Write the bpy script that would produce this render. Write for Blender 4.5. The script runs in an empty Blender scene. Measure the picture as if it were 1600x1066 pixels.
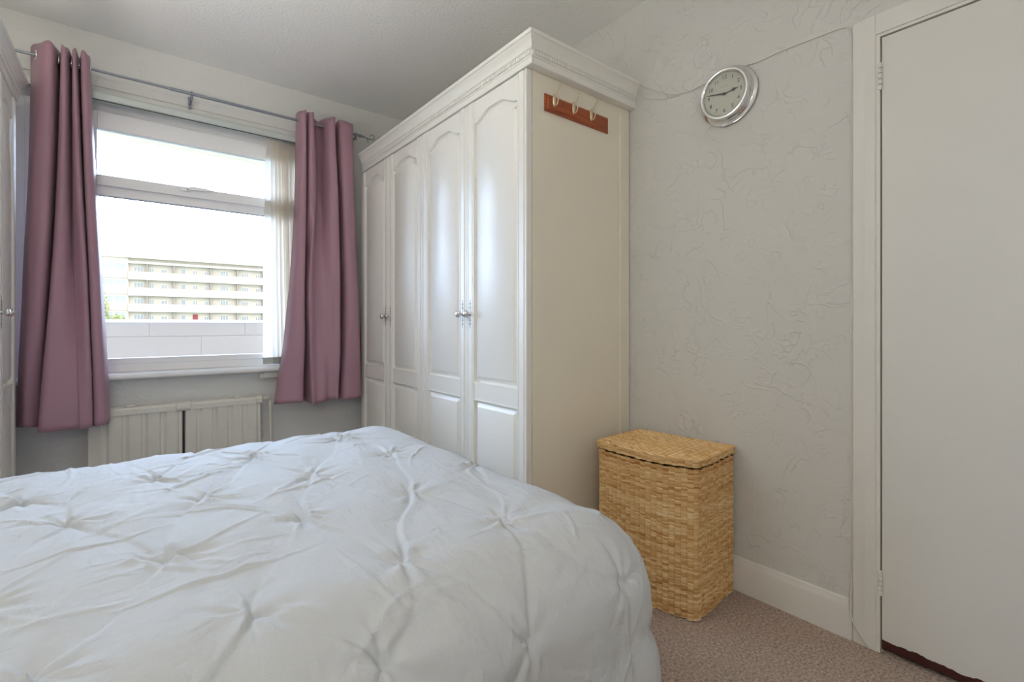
import bpy, bmesh, math, random
import numpy as np
from mathutils import Vector, Matrix

random.seed(7)
rng = np.random.default_rng(11)
C = bpy.context.scene.collection
sc = bpy.context.scene
PI = math.pi

# ------------------------------------------------------------------ camera
cam_d = bpy.data.cameras.new('camera')
cam = bpy.data.objects.new('camera', cam_d); C.objects.link(cam)
cam.location = (0, 0, 1.055)
cam.rotation_euler = (math.radians(90), 0, math.radians(-38.5))
cam_d.sensor_width = 36.0
cam_d.lens = 753.7 / 1600 * 36.0
cam_d.shift_y = -26.25 / 1600
cam_d.clip_start = 0.02; cam_d.clip_end = 400
sc.camera = cam

# ------------------------------------------------------------------ sky
world = bpy.data.worlds.new('sky'); sc.world = world
world.use_nodes = True
nt = world.node_tree; nt.nodes.clear()
N = nt.nodes.new; Lk = nt.links.new
SKY_COL = (0.42, 0.64, 1.0, 1)
CLOUD_COL = (1.0, 0.97, 0.94, 1)
SKY_BASE, SKY_GLOW = 4.4, 21.5
tc = N('ShaderNodeTexCoord')
dot = N('ShaderNodeVectorMath'); dot.operation = 'DOT_PRODUCT'
dot.inputs[1].default_value = Vector((-0.10, 0.80, 0.60)).normalized()
Lk(tc.outputs['Generated'], dot.inputs[0])
mr = N('ShaderNodeMapRange'); mr.interpolation_type = 'SMOOTHSTEP'
mr.inputs['From Min'].default_value = 0.35; mr.inputs['From Max'].default_value = 1.0
mr.inputs['To Min'].default_value = 0.0; mr.inputs['To Max'].default_value = SKY_GLOW
Lk(dot.outputs['Value'], mr.inputs['Value'])
sep = N('ShaderNodeSeparateXYZ'); Lk(tc.outputs['Generated'], sep.inputs[0])
hz = N('ShaderNodeMapRange'); hz.inputs['From Min'].default_value = -0.02; hz.inputs['From Max'].default_value = 0.02
Lk(sep.outputs['Z'], hz.inputs['Value'])
mul = N('ShaderNodeMix'); mul.data_type = 'FLOAT'
mul.inputs[2].default_value = 0.35
Lk(hz.outputs['Result'], mul.inputs[0]); mul.inputs[3].default_value = SKY_BASE
bg = N('ShaderNodeBackground'); bg.inputs['Strength'].default_value = 1.0
def vscale(col, sock):
    v = N('ShaderNodeVectorMath'); v.operation = 'SCALE'; v.inputs[0].default_value = col[:3]; Lk(sock, v.inputs['Scale']); return v
va, vb_ = vscale(CLOUD_COL, mul.outputs[0]), vscale(SKY_COL, mr.outputs['Result'])
vs = N('ShaderNodeVectorMath'); vs.operation = 'ADD'; Lk(va.outputs[0], vs.inputs[0]); Lk(vb_.outputs[0], vs.inputs[1])
Lk(vs.outputs[0], bg.inputs['Color'])
wo = N('ShaderNodeOutputWorld'); Lk(bg.outputs[0], wo.inputs['Surface'])
world.cycles.sampling_method = 'MANUAL'; world.cycles.sample_map_resolution = 512

# window portal (guides sampling of the daylight through the window)
pl = bpy.data.lights.new('window_daylight', 'AREA'); pl.shape = 'RECTANGLE'; pl.size = 1.46; pl.size_y = 1.52
pl.cycles.is_portal = True
po = bpy.data.objects.new('window_daylight', pl); C.objects.link(po)
po.location = (0.27, 3.50, 1.52); po.rotation_euler = (-PI / 2, 0, 0)

FILL_PENDANT_POWER = 5.5          # radiance of the added pendant globe, fill from above the view
FILL_BOWL_POWER = 72.0           # radiance of the added, unseen lamp at the head of the bed
FILL_WALL_POWER = 22.0          # radiance of the added wall lamp behind the camera
FILL_COL = (1.0, 0.965, 0.905, 1)

sc.view_settings.view_transform = 'Standard'
sc.view_settings.look = 'None'
sc.view_settings.gamma = 1.0
sc.view_settings.use_curve_mapping = False
sc.view_settings.exposure = 0.0
sc.cycles.use_denoising = True
sc.cycles.max_bounces = 10
sc.cycles.diffuse_bounces = 8
sc.cycles.transparent_max_bounces = 12
sc.cycles.sample_clamp_indirect = 12.0
sc.cycles.caustics_reflective = False
sc.cycles.caustics_refractive = False

# ------------------------------------------------------------------ helpers
BASE = {}

def link_obj(name, me, parent=None, loc=None):
    o = bpy.data.objects.new(name, me); C.objects.link(o)
    if parent is not None:
        b = BASE[parent]
        me.transform(Matrix.Translation(-b))
        o.parent = parent
        BASE[o] = b
    else:
        b = Vector(loc) if loc is not None else Vector((0, 0, 0))
        me.transform(Matrix.Translation(-b))
        o.location = b
        BASE[o] = b
    return o

def thing(name, label, cat, loc, group=None, kind='thing'):
    o = bpy.data.objects.new(name, None); C.objects.link(o)
    o.empty_display_size = 0.05
    o.location = loc; BASE[o] = Vector(loc)
    tag(o, label, cat, group, kind)
    return o

def tag(o, label=None, cat=None, group=None, kind=None):
    if label: o['label'] = label
    if cat: o['category'] = cat
    if group: o['group'] = group
    if kind: o['kind'] = kind
    return o

def obj(name, bm, mat, parent=None, loc=None, smooth=None, bevel=0.0, recalc=True):
    if recalc:
        bmesh.ops.recalc_face_normals(bm, faces=bm.faces)
    me = bpy.data.meshes.new(name); bm.to_mesh(me); bm.free()
    me.materials.append(mat)
    if smooth is not None:
        me.shade_smooth()
        if smooth < 180:
            me.set_sharp_from_angle(angle=math.radians(smooth))
    o = link_obj(name, me, parent, loc)
    if bevel > 0:
        m = o.modifiers.new('edge', 'BEVEL'); m.width = bevel; m.segments = 2
        m.limit_method = 'ANGLE'; m.angle_limit = math.radians(40)
    return o

def npobj(name, verts, faces, mat, parent=None, loc=None, smooth=True):
    me = bpy.data.meshes.new(name)
    me.from_pydata(np.asarray(verts).tolist() if not isinstance(verts, list) else verts, [], faces)
    me.materials.append(mat)
    if smooth: me.shade_smooth()
    return link_obj(name, me, parent, loc)

def B():
    return bmesh.new()

def box(bm, x0, x1, y0, y1, z0, z1):
    x0, x1 = min(x0, x1), max(x0, x1); y0, y1 = min(y0, y1), max(y0, y1)
    v = [bm.verts.new(p) for p in ((x0,y0,z0),(x1,y0,z0),(x1,y1,z0),(x0,y1,z0),(x0,y0,z1),(x1,y0,z1),(x1,y1,z1),(x0,y1,z1))]
    for f in ((3,2,1,0),(4,5,6,7),(0,1,5,4),(1,2,6,5),(2,3,7,6),(3,0,4,7)):
        bm.faces.new([v[i] for i in f])
    return bm

def tube(bm, pts, r, seg=10, cap=True):
    pts = [Vector(p) for p in pts]
    n = len(pts)
    rs = r if isinstance(r, (list, tuple)) else [r] * n
    rings = []
    t0 = (pts[1] - pts[0]).normalized()
    up = Vector((0, 0, 1)) if abs(t0.z) < 0.9 else Vector((1, 0, 0))
    a = t0.cross(up).normalized()
    for i, p in enumerate(pts):
        t = (pts[min(i + 1, n - 1)] - pts[max(i - 1, 0)]).normalized()
        a = (a - t * a.dot(t)).normalized()
        b = t.cross(a)
        rings.append([bm.verts.new(p + (a * math.cos(2*PI*k/seg) + b * math.sin(2*PI*k/seg)) * rs[i]) for k in range(seg)])
    for i in range(n - 1):
        for k in range(seg):
            bm.faces.new((rings[i][k], rings[i][(k+1) % seg], rings[i+1][(k+1) % seg], rings[i+1][k]))
    if cap:
        bm.faces.new(rings[0][::-1]); bm.faces.new(rings[-1])
    return bm

def lathe(bm, prof, origin, axis, seg=32):
    """prof: list of (radius, distance along axis)"""
    ax = Vector(axis).normalized()
    up = Vector((0, 0, 1)) if abs(ax.z) < 0.9 else Vector((1, 0, 0))
    a = ax.cross(up).normalized(); b = ax.cross(a)
    o = Vector(origin); rings = []
    for r, d in prof:
        if r < 1e-6:
            rings.append([bm.verts.new(o + ax * d)])
        else:
            rings.append([bm.verts.new(o + ax * d + (a * math.cos(2*PI*k/seg) + b * math.sin(2*PI*k/seg)) * r) for k in range(seg)])
    for i in range(len(rings) - 1):
        p, q = rings[i], rings[i+1]
        for k in range(seg):
            k2 = (k + 1) % seg
            if len(p) == 1 and len(q) == 1: continue
            if len(p) == 1: bm.faces.new((p[0], q[k], q[k2]))
            elif len(q) == 1: bm.faces.new((p[k], p[k2], q[0]))
            else: bm.faces.new((p[k], p[k2], q[k2], q[k]))
    return bm

def ball(bm, c, r, sx=1, sy=1, sz=1, seg=12):
    m = Matrix.Translation(c) @ Matrix.Diagonal((sx*r, sy*r, sz*r, 1))
    bmesh.ops.create_uvsphere(bm, u_segments=seg, v_segments=max(6, seg*2//3), radius=1.0, matrix=m)
    return bm

def torus(bm, c, axis, R, r, seg=24, sub=8):
    ax = Vector(axis).normalized()
    up = Vector((0, 0, 1)) if abs(ax.z) < 0.9 else Vector((1, 0, 0))
    a = ax.cross(up).normalized(); b = ax.cross(a); c = Vector(c)
    g = []
    for i in range(seg):
        d = a * math.cos(2*PI*i/seg) + b * math.sin(2*PI*i/seg)
        g.append([bm.verts.new(c + d * (R + r * math.cos(2*PI*j/sub)) + ax * r * math.sin(2*PI*j/sub)) for j in range(sub)])
    for i in range(seg):
        for j in range(sub):
            bm.faces.new((g[i][j], g[(i+1) % seg][j], g[(i+1) % seg][(j+1) % sub], g[i][(j+1) % sub]))
    return bm

def prism(bm, poly, axis, a0, a1):
    """extrude a closed 2D polygon along an axis. poly in the other two axes, in xyz order."""
    def P(p, t):
        if axis == 'x': return (t, p[0], p[1])
        if axis == 'y': return (p[0], t, p[1])
        return (p[0], p[1], t)
    A = [bm.verts.new(P(p, a0)) for p in poly]; D = [bm.verts.new(P(p, a1)) for p in poly]
    n = len(poly)
    for i in range(n):
        bm.faces.new((A[i], A[(i+1) % n], D[(i+1) % n], D[i]))
    bm.faces.new(A[::-1]); bm.faces.new(D)
    return bm

# ------------------------------------------------------------------ materials
def new_mat(name):
    m = bpy.data.materials.new(name); m.use_nodes = True
    nt = m.node_tree; b = nt.nodes['Principled BSDF']
    return m, nt, b

def simple(name, col, rough=0.5, metal=0.0, spec=0.5, bump=None, var=0.0, vscale=3.0):
    """bump = (noise scale, distance, detail)"""
    m, nt, b = new_mat(name)
    b.inputs['Base Color'].default_value = (*col, 1)
    b.inputs['Roughness'].default_value = rough
    b.inputs['Metallic'].default_value = metal
    b.inputs['Specular IOR Level'].default_value = spec
    tcn = nt.nodes.new('ShaderNodeTexCoord')
    if var > 0:
        n = nt.nodes.new('ShaderNodeTexNoise'); n.inputs['Scale'].default_value = vscale; n.inputs['Detail'].default_value = 5
        nt.links.new(tcn.outputs['Object'], n.inputs['Vector'])
        mx = nt.nodes.new('ShaderNodeMix'); mx.data_type = 'RGBA'
        mx.inputs[6].default_value = (*[c * (1 - var) for c in col], 1)
        mx.inputs[7].default_value = (*[min(1, c * (1 + var)) for c in col], 1)
        nt.links.new(n.outputs[0], mx.inputs[0]); nt.links.new(mx.outputs[2], b.inputs['Base Color'])
    if bump:
        n = nt.nodes.new('ShaderNodeTexNoise'); n.inputs['Scale'].default_value = bump[0]; n.inputs['Detail'].default_value = bump[2]
        nt.links.new(tcn.outputs['Object'], n.inputs['Vector'])
        bp = nt.nodes.new('ShaderNodeBump'); bp.inputs['Distance'].default_value = bump[1]; bp.inputs['Strength'].default_value = 1.0
        nt.links.new(n.outputs[0], bp.inputs['Height']); nt.links.new(bp.outputs[0], b.inputs['Normal'])
    return m

def wallpaper(name, col, amount=1.0):
    """painted embossed paper: scattered crinkle ridges"""
    m, nt, b = new_mat(name)
    N = nt.nodes.new; L = nt.links.new
    b.inputs['Base Color'].default_value = (*col, 1)
    b.inputs['Roughness'].default_value = 0.55
    b.inputs['Specular IOR Level'].default_value = 0.3
    t = N('ShaderNodeTexCoord')
    heights = []
    for k, (s, w) in enumerate(((6.5, 0.020), (9.5, 0.022), (15.0, 0.03))):
        mp = N('ShaderNodeMapping'); mp.inputs['Location'].default_value = (k*3.7, k*1.3, k*5.1)
        mp.inputs['Rotation'].default_value = (0.5*k, 0.3, 0.2)
        L(t.outputs['Object'], mp.inputs[0])
        n = N('ShaderNodeTexNoise'); n.inputs['Scale'].default_value = s; n.inputs['Detail'].default_value = 2.5
        n.inputs['Distortion'].default_value = 0.9
        L(mp.outputs[0], n.inputs['Vector'])
        su = N('ShaderNodeMath'); su.operation = 'SUBTRACT'; su.inputs[1].default_value = 0.5; L(n.outputs[0], su.inputs[0])
        ab = N('ShaderNodeMath'); ab.operation = 'ABSOLUTE'; L(su.outputs[0], ab.inputs[0])
        r = N('ShaderNodeMapRange'); r.interpolation_type = 'SMOOTHSTEP'
        r.inputs['From Min'].default_value = 0.0; r.inputs['From Max'].default_value = w
        r.inputs['To Min'].default_value = 1.0; r.inputs['To Max'].default_value = 0.0
        L(ab.outputs[0], r.inputs['Value'])
        n2 = N('ShaderNodeTexNoise'); n2.inputs['Scale'].default_value = s*0.9; n2.inputs['Detail'].default_value = 1
        mp2 = N('ShaderNodeMapping'); mp2.inputs['Location'].default_value = (9+k, 4*k, 2); L(t.outputs['Object'], mp2.inputs[0])
        L(mp2.outputs[0], n2.inputs['Vector'])
        r2 = N('ShaderNodeMapRange'); r2.interpolation_type = 'SMOOTHSTEP'
        r2.inputs['From Min'].default_value = 0.46; r2.inputs['From Max'].default_value = 0.64
        L(n2.outputs[0], r2.inputs['Value'])
        mu = N('ShaderNodeMath'); mu.operation = 'MULTIPLY'; L(r.outputs[0], mu.inputs[0]); L(r2.outputs[0], mu.inputs[1])
        heights.append(mu)
    a = N('ShaderNodeMath'); a.operation = 'ADD'; L(heights[0].outputs[0], a.inputs[0]); L(heights[1].outputs[0], a.inputs[1])
    a2 = N('ShaderNodeMath'); a2.operation = 'MULTIPLY_ADD'; a2.inputs[1].default_value = 0.6
    L(heights[2].outputs[0], a2.inputs[0]); L(a.outputs[0], a2.inputs[2])
    nf = N('ShaderNodeTexNoise'); nf.inputs['Scale'].default_value = 90; nf.inputs['Detail'].default_value = 3
    L(t.outputs['Object'], nf.inputs['Vector'])
    a3 = N('ShaderNodeMath'); a3.operation = 'MULTIPLY_ADD'; a3.inputs[1].default_value = 0.35
    L(nf.outputs[0], a3.inputs[0]); L(a2.outputs[0], a3.inputs[2])
    bp = N('ShaderNodeBump'); bp.inputs['Distance'].default_value = 0.0014 * amount; bp.inputs['Strength'].default_value = 1.0
    L(a3.outputs[0], bp.inputs['Height']); L(bp.outputs[0], b.inputs['Normal'])
    return m

M = {}
M['wall'] = wallpaper('embossed_wallpaper', (0.63, 0.625, 0.60))
M['wall_smooth'] = wallpaper('embossed_wallpaper_window', (0.71, 0.71, 0.69), 0.6)
M['ceiling'] = simple('ceiling_paper', (0.90, 0.895, 0.88), 0.75, bump=(75, 0.004, 4))
M['gloss_white'] = simple('white_gloss_paint', (0.72, 0.705, 0.665), 0.38, bump=(30, 0.0004, 3))
M['door_paint'] = simple('white_satin_paint', (0.70, 0.69, 0.655), 0.4, bump=(14, 0.0006, 3), var=0.02)
M['wardrobe'] = simple('wardrobe_white_foil', (0.83, 0.818, 0.775), 0.34, bump=(60, 0.0003, 3))
M['wardrobe_side'] = simple('wardrobe_cream_board', (0.83, 0.775, 0.66), 0.42, var=0.02)
M['upvc'] = simple('white_upvc', (0.89, 0.885, 0.90), 0.28)
M['sill'] = simple('sill_gloss', (0.88, 0.88, 0.875), 0.3)
M['aluminium'] = simple('headrail_aluminium', (0.55, 0.60, 0.58), 0.4, metal=0.25)
M['pole'] = simple('pole_grey_metal', (0.30, 0.32, 0.36), 0.38, metal=0.7)
M['nickel'] = simple('satin_nickel', (0.72, 0.70, 0.67), 0.22, metal=1.0)
M['chrome'] = simple('chrome', (0.80, 0.80, 0.79), 0.09, metal=1.0)
M['brass'] = simple('pale_brass', (0.70, 0.60, 0.42), 0.30, metal=0.9)
M['dark'] = simple('dark_metal', (0.05, 0.05, 0.05), 0.5)
M['dial'] = simple('clock_dial_paper', (0.52, 0.52, 0.44), 0.6)
M['ink'] = simple('clock_ink', (0.018, 0.018, 0.018), 0.5)
M['cable'] = simple('white_cable', (0.66, 0.65, 0.62), 0.45)
M['plastic'] = simple('cream_plastic', (0.70, 0.68, 0.62), 0.45)
M['rad'] = simple('radiator_old_enamel', (0.71, 0.69, 0.625), 0.42, var=0.07, vscale=14, bump=(30, 0.0006, 4))
M['mattress'] = simple('mattress_ticking', (0.75, 0.74, 0.72), 0.9)
M['divan'] = simple('divan_fabric', (0.55, 0.52, 0.48), 0.9)
M['brick'] = simple('balcony_brick', (0.53, 0.46, 0.435), 0.9, var=0.08, vscale=1.2)
M['render'] = simple('facade_render', (0.60, 0.575, 0.52), 0.9, var=0.03, vscale=0.4)
M['soffit'] = simple('balcony_soffit', (0.70, 0.60, 0.46), 0.9)
M['concrete'] = simple('pale_concrete', (0.74, 0.73, 0.71), 0.9)
M['winframe'] = simple('far_window_frame', (0.75, 0.76, 0.77), 0.6)
M['winglass'] = simple('far_window_glass', (0.33, 0.38, 0.42), 0.15)
M['reddoor'] = simple('far_red_door', (0.34, 0.07, 0.09), 0.6)
M['parapet'] = simple('parapet_panel', (0.425, 0.352, 0.305), 0.8, var=0.02, vscale=2)
M['coping'] = simple('parapet_coping', (0.70, 0.71, 0.73), 0.6)
M['ground'] = simple('ground_grass', (0.16, 0.17, 0.12), 0.95)
M['leaf'] = simple('tree_leaf', (0.36, 0.40, 0.20), 0.8, var=0.3, vscale=3)
M['bark'] = simple('tree_bark', (0.18, 0.14, 0.10), 0.9)
M['hall'] = simple('dark_hall', (0.05, 0.045, 0.04), 0.9)
M['void'] = M['hall']

def mk_glass():
    m, nt, b = new_mat('window_glass')
    nt.nodes.remove(b)
    out = nt.nodes['Material Output']
    tr = nt.nodes.new('ShaderNodeBsdfTransparent'); tr.inputs[0].default_value = (0.97, 0.98, 0.98, 1)
    gl = nt.nodes.new('ShaderNodeBsdfGlossy'); gl.inputs['Roughness'].default_value = 0.0
    lw = nt.nodes.new('ShaderNodeFresnel'); lw.inputs['IOR'].default_value = 1.45
    mx = nt.nodes.new('ShaderNodeMixShader')
    nt.links.new(lw.outputs[0], mx.inputs[0]); nt.links.new(tr.outputs[0], mx.inputs[1]); nt.links.new(gl.outputs[0], mx.inputs[2])
    nt.links.new(mx.outputs[0], out.inputs[0])
    return m
M['glass'] = mk_glass()

def mk_fabric(name, col, rough, transl, weave=900, sheen=0.0, bump=0.0004):
    m, nt, b = new_mat(name)
    N = nt.nodes.new; L = nt.links.new
    b.inputs['Base Color'].default_value = (*col, 1)
    b.inputs['Roughness'].default_value = rough
    b.inputs['Specular IOR Level'].default_value = 0.3
    b.inputs['Sheen Weight'].default_value = sheen
    t = N('ShaderNodeTexCoord')
    w1 = N('ShaderNodeTexNoise'); w1.inputs['Scale'].default_value = weave; L(t.outputs['Object'], w1.inputs['Vector'])
    w2 = N('ShaderNodeTexNoise'); w2.inputs['Scale'].default_value = 22; w2.inputs['Detail'].default_value = 4; w2.inputs['Distortion'].default_value = 0.6
    mp = N('ShaderNodeMapping'); mp.inputs['Scale'].default_value = (1, 1, 0.5); L(t.outputs['Object'], mp.inputs[0]); L(mp.outputs[0], w2.inputs['Vector'])
    ad = N('ShaderNodeMath'); ad.operation = 'MULTIPLY_ADD'; ad.inputs[1].default_value = 0.25
    L(w1.outputs[0], ad.inputs[0]); L(w2.outputs[0], ad.inputs[2])
    bp = N('ShaderNodeBump'); bp.inputs['Distance'].default_value = bump
    L(ad.outputs[0], bp.inputs['Height']); L(bp.outputs[0], b.inputs['Normal'])
    if transl > 0:
        tl = N('ShaderNodeBsdfTranslucent'); tl.inputs[0].default_value = (*col, 1)
        mx = N('ShaderNodeMixShader'); mx.inputs[0].default_value = transl
        L(b.outputs[0], mx.inputs[1]); L(tl.outputs[0], mx.inputs[2])
        L(mx.outputs[0], nt.nodes['Material Output'].inputs[0])
    return m
M['curtain'] = mk_fabric('mauve_satin', (0.445, 0.262, 0.325), 0.42, 0.13, sheen=0.15)
M['vane'] = mk_fabric('cream_blind_fabric', (0.93, 0.885, 0.82), 0.7, 0.62)
M['weight'] = simple('blind_weight_plastic', (0.52, 0.53, 0.50), 0.4)

def mk_duvet():
    m, nt, b = new_mat('washed_white_cotton')
    N = nt.nodes.new; L = nt.links.new
    b.inputs['Base Color'].default_value = (0.545, 0.565, 0.585, 1)
    b.inputs['Roughness'].default_value = 0.85
    b.inputs['Specular IOR Level'].default_value = 0.2
    b.inputs['Sheen Weight'].default_value = 0.1
    t = N('ShaderNodeTexCoord')
    hs = []
    for k, (s, d, st, w) in enumerate(((7, 1.0, (1, 0.45, 1), 1.0), (16, 1.2, (0.5, 1, 0.6), 0.42), (38, 0.8, (1, 0.4, 0.5), 0.2), (420, 0, (1, 1, 1), 0.05))):
        mp = N('ShaderNodeMapping'); mp.inputs['Scale'].default_value = st; mp.inputs['Rotation'].default_value = (0, 0, 0.6 - 0.8*k)
        L(t.outputs['Object'], mp.inputs[0])
        n = N('ShaderNodeTexNoise'); n.inputs['Scale'].default_value = s; n.inputs['Detail'].default_value = 3; n.inputs['Distortion'].default_value = d
        L(mp.outputs[0], n.inputs['Vector'])
        mu = N('ShaderNodeMath'); mu.operation = 'MULTIPLY'; mu.inputs[1].default_value = w; L(n.outputs[0], mu.inputs[0]); hs.append(mu)
    acc = hs[0]
    for h in hs[1:]:
        a = N('ShaderNodeMath'); a.operation = 'ADD'; L(acc.outputs[0], a.inputs[0]); L(h.outputs[0], a.inputs[1]); acc = a
    bp = N('ShaderNodeBump'); bp.inputs['Distance'].default_value = 0.011
    L(acc.outputs[0], bp.inputs['Height']); L(bp.outputs[0], b.inputs['Normal'])
    return m
M['duvet'] = mk_duvet()

def mk_carpet():
    m, nt, b = new_mat('taupe_loop_carpet')
    N = nt.nodes.new; L = nt.links.new
    b.inputs['Roughness'].default_value = 0.95; b.inputs['Specular IOR Level'].default_value = 0.1
    t = N('ShaderNodeTexCoord')
    v = N('ShaderNodeTexVoronoi'); v.inputs['Scale'].default_value = 190; L(t.outputs['Object'], v.inputs['Vector'])
    n = N('ShaderNodeTexNoise'); n.inputs['Scale'].default_value = 110; n.inputs['Detail'].default_value = 6; n.inputs['Roughness'].default_value = 0.8
    L(t.outputs['Object'], n.inputs['Vector'])
    cr = N('ShaderNodeValToRGB')
    cr.color_ramp.elements[0].position = 0.32; cr.color_ramp.elements[0].color = (0.19, 0.130, 0.098, 1)
    cr.color_ramp.elements[1].position = 0.68; cr.color_ramp.elements[1].color = (0.74, 0.60, 0.51, 1)
    L(n.outputs[0], cr.inputs[0]); L(cr.outputs[0], b.inputs['Base Color'])
    bp = N('ShaderNodeBump'); bp.inputs['Distance'].default_value = 0.004; bp.invert = True
    L(v.outputs['Distance'], bp.inputs['Height']); L(bp.outputs[0], b.inputs['Normal'])
    return m
M['carpet'] = mk_carpet()

def mk_rackwood():
    m, nt, b = new_mat('varnished_redwood')
    N = nt.nodes.new; L = nt.links.new
    b.inputs['Roughness'].default_value = 0.3
    t = N('ShaderNodeTexCoord'); mp = N('ShaderNodeMapping'); mp.inputs['Scale'].default_value = (3, 40, 40); L(t.outputs['Object'], mp.inputs[0])
    n = N('ShaderNodeTexNoise'); n.inputs['Scale'].default_value = 2.0; n.inputs['Detail'].default_value = 6; n.inputs['Distortion'].default_value = 1.0
    L(mp.outputs[0], n.inputs['Vector'])
    cr = N('ShaderNodeValToRGB')
    cr.color_ramp.elements[0].position = 0.3; cr.color_ramp.elements[0].color = (0.26, 0.050, 0.012, 1)
    cr.color_ramp.elements[1].position = 0.7; cr.color_ramp.elements[1].color = (0.44, 0.105, 0.028, 1)
    L(n.outputs[0], cr.inputs[0]); L(cr.outputs[0], b.inputs['Base Color'])
    return m
M['rackwood'] = mk_rackwood()

def mk_straw():
    m, nt, b = new_mat('woven_seagrass')
    N = nt.nodes.new; L = nt.links.new
    b.inputs['Roughness'].default_value = 0.55; b.inputs['Specular IOR Level'].default_value = 0.35
    at = N('ShaderNodeAttribute'); at.attribute_name = 'strand_tone'
    cr = N('ShaderNodeValToRGB')
    e = cr.color_ramp.elements
    e[0].position = 0.0; e[0].color = (0.44, 0.19, 0.055, 1)
    e[1].position = 1.0; e[1].color = (0.93, 0.74, 0.44, 1)
    x = e.new(0.25); x.color = (0.64, 0.35, 0.13, 1)
    x = e.new(0.6); x.color = (0.78, 0.52, 0.235, 1)
    L(at.outputs['Fac'], cr.inputs[0])
    t = N('ShaderNodeTexCoord'); n = N('ShaderNodeTexNoise'); n.inputs['Scale'].default_value = 260; n.inputs['Detail'].default_value = 3
    L(t.outputs['Object'], n.inputs['Vector'])
    mx = N('ShaderNodeMix'); mx.data_type = 'RGBA'; mx.blend_type = 'MULTIPLY'; mx.inputs[0].default_value = 0.15
    L(cr.outputs[0], mx.inputs[6]); L(n.outputs[0], mx.inputs[7])
    L(mx.outputs[2], b.inputs['Base Color'])
    return m
M['straw'] = mk_straw()

def mk_chipped_door():
    """white paint worn off along the bottom edge, showing dark red wood"""
    m, nt, b = new_mat('white_door_chipped_at_foot')
    N = nt.nodes.new; L = nt.links.new
    b.inputs['Roughness'].default_value = 0.4
    g = N('ShaderNodeNewGeometry'); s = N('ShaderNodeSeparateXYZ'); L(g.outputs['Position'], s.inputs[0])
    n = N('ShaderNodeTexNoise'); n.inputs['Scale'].default_value = 26; n.inputs['Detail'].default_value = 4
    L(g.outputs['Position'], n.inputs['Vector'])
    ma = N('ShaderNodeMath'); ma.operation = 'MULTIPLY_ADD'; ma.inputs[1].default_value = 0.030; ma.inputs[2].default_value = 0.026
    L(n.outputs[0], ma.inputs[0])
    lt = N('ShaderNodeMath'); lt.operation = 'LESS_THAN'; L(s.outputs['Z'], lt.inputs[0]); L(ma.outputs[0], lt.inputs[1])
    mx = N('ShaderNodeMix'); mx.data_type = 'RGBA'
    mx.inputs[6].default_value = (0.70, 0.69, 0.655, 1); mx.inputs[7].default_value = (0.055, 0.010, 0.008, 1)
    L(lt.outputs[0], mx.inputs[0]); L(mx.outputs[2], b.inputs['Base Color'])
    n2 = N('ShaderNodeTexNoise'); n2.inputs['Scale'].default_value = 12; n2.inputs['Detail'].default_value = 3
    L(g.outputs['Position'], n2.inputs['Vector'])
    bp = N('ShaderNodeBump'); bp.inputs['Distance'].default_value = 0.0007; L(n2.outputs[0], bp.inputs['Height']); L(bp.outputs[0], b.inputs['Normal'])
    return m
M['chipped'] = mk_chipped_door()

def mk_fill(name, power):  # glow of the added fill lights
    m, nt, b = new_mat(name)
    b.inputs['Base Color'].default_value = (0.9, 0.88, 0.84, 1)
    b.inputs['Emission Color'].default_value = FILL_COL
    b.inputs['Emission Strength'].default_value = power
    return m
M['lamp'] = mk_fill('opal_pendant_glass', FILL_PENDANT_POWER)
M['bed_lamp'] = mk_fill('opal_bedside_glass', FILL_BOWL_POWER)
M['wall_lamp'] = mk_fill('opal_wall_lamp_glass', FILL_WALL_POWER)

# ------------------------------------------------------------------ room shell
XL, XR, YB, YF, ZC = -1.02, 1.90, 3.33, -1.05, 2.575
def struct(name, bm, m, **k):
    o = obj(name, bm, m, **k); o['kind'] = 'structure'; return o

struct('floor', box(B(), XL-0.1, XR+0.4, YF-0.1, YB+0.1, -0.1, 0), M['carpet'])
struct('ceiling', box(B(), XL-0.1, XR+0.4, YF-0.1, YB+0.1, ZC, ZC+0.1), M['ceiling'])
# window wall with its opening
WX0, WX1, WZ0, WZ1 = -0.44, 0.98, 0.765, 2.262
bm = B()
box(bm, XL, WX0, YB, YB+0.1, 0, ZC); box(bm, WX1, XR, YB, YB+0.1, 0, ZC)
box(bm, WX0, WX1, YB, YB+0.1, 0, WZ0); box(bm, WX0, WX1, YB, YB+0.1, WZ1, ZC)
struct('wall_back', bm, M['wall_smooth'])
DY0, DY1, DZ = -0.30, 0.49, 1.99
bm = B()
box(bm, XR, XR+0.1, DY1, YB+0.1, 0, ZC); box(bm, XR, XR+0.1, YF-0.1, DY0, 0, ZC); box(bm, XR, XR+0.1, DY0, DY1, DZ, ZC)
struct('wall_right', bm, M['wall'])
struct('wall_left', box(B(), XL-0.1, XL, YF-0.1, YB+0.1, 0, ZC), M['wall'])
struct('wall_front', box(B(), XL, XR, YF-0.1, YF, 0, ZC), M['wall'])
bm = B(); box(bm, XR+0.30, XR+0.33, DY0-0.1, DY1+0.1, 0, DZ+0.1)
box(bm, XR+0.1, XR+0.30, DY1, DY1+0.05, 0, DZ+0.1); box(bm, XR+0.1, XR+0.30, DY0-0.05, DY0, 0, DZ+0.1); box(bm, XR+0.1, XR+0.30, DY0, DY1, DZ, DZ+0.05)
struct('wall_hall', bm, M['hall'])
# cornerwise junction line of ceiling and walls is plain: no cove in this room

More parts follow.
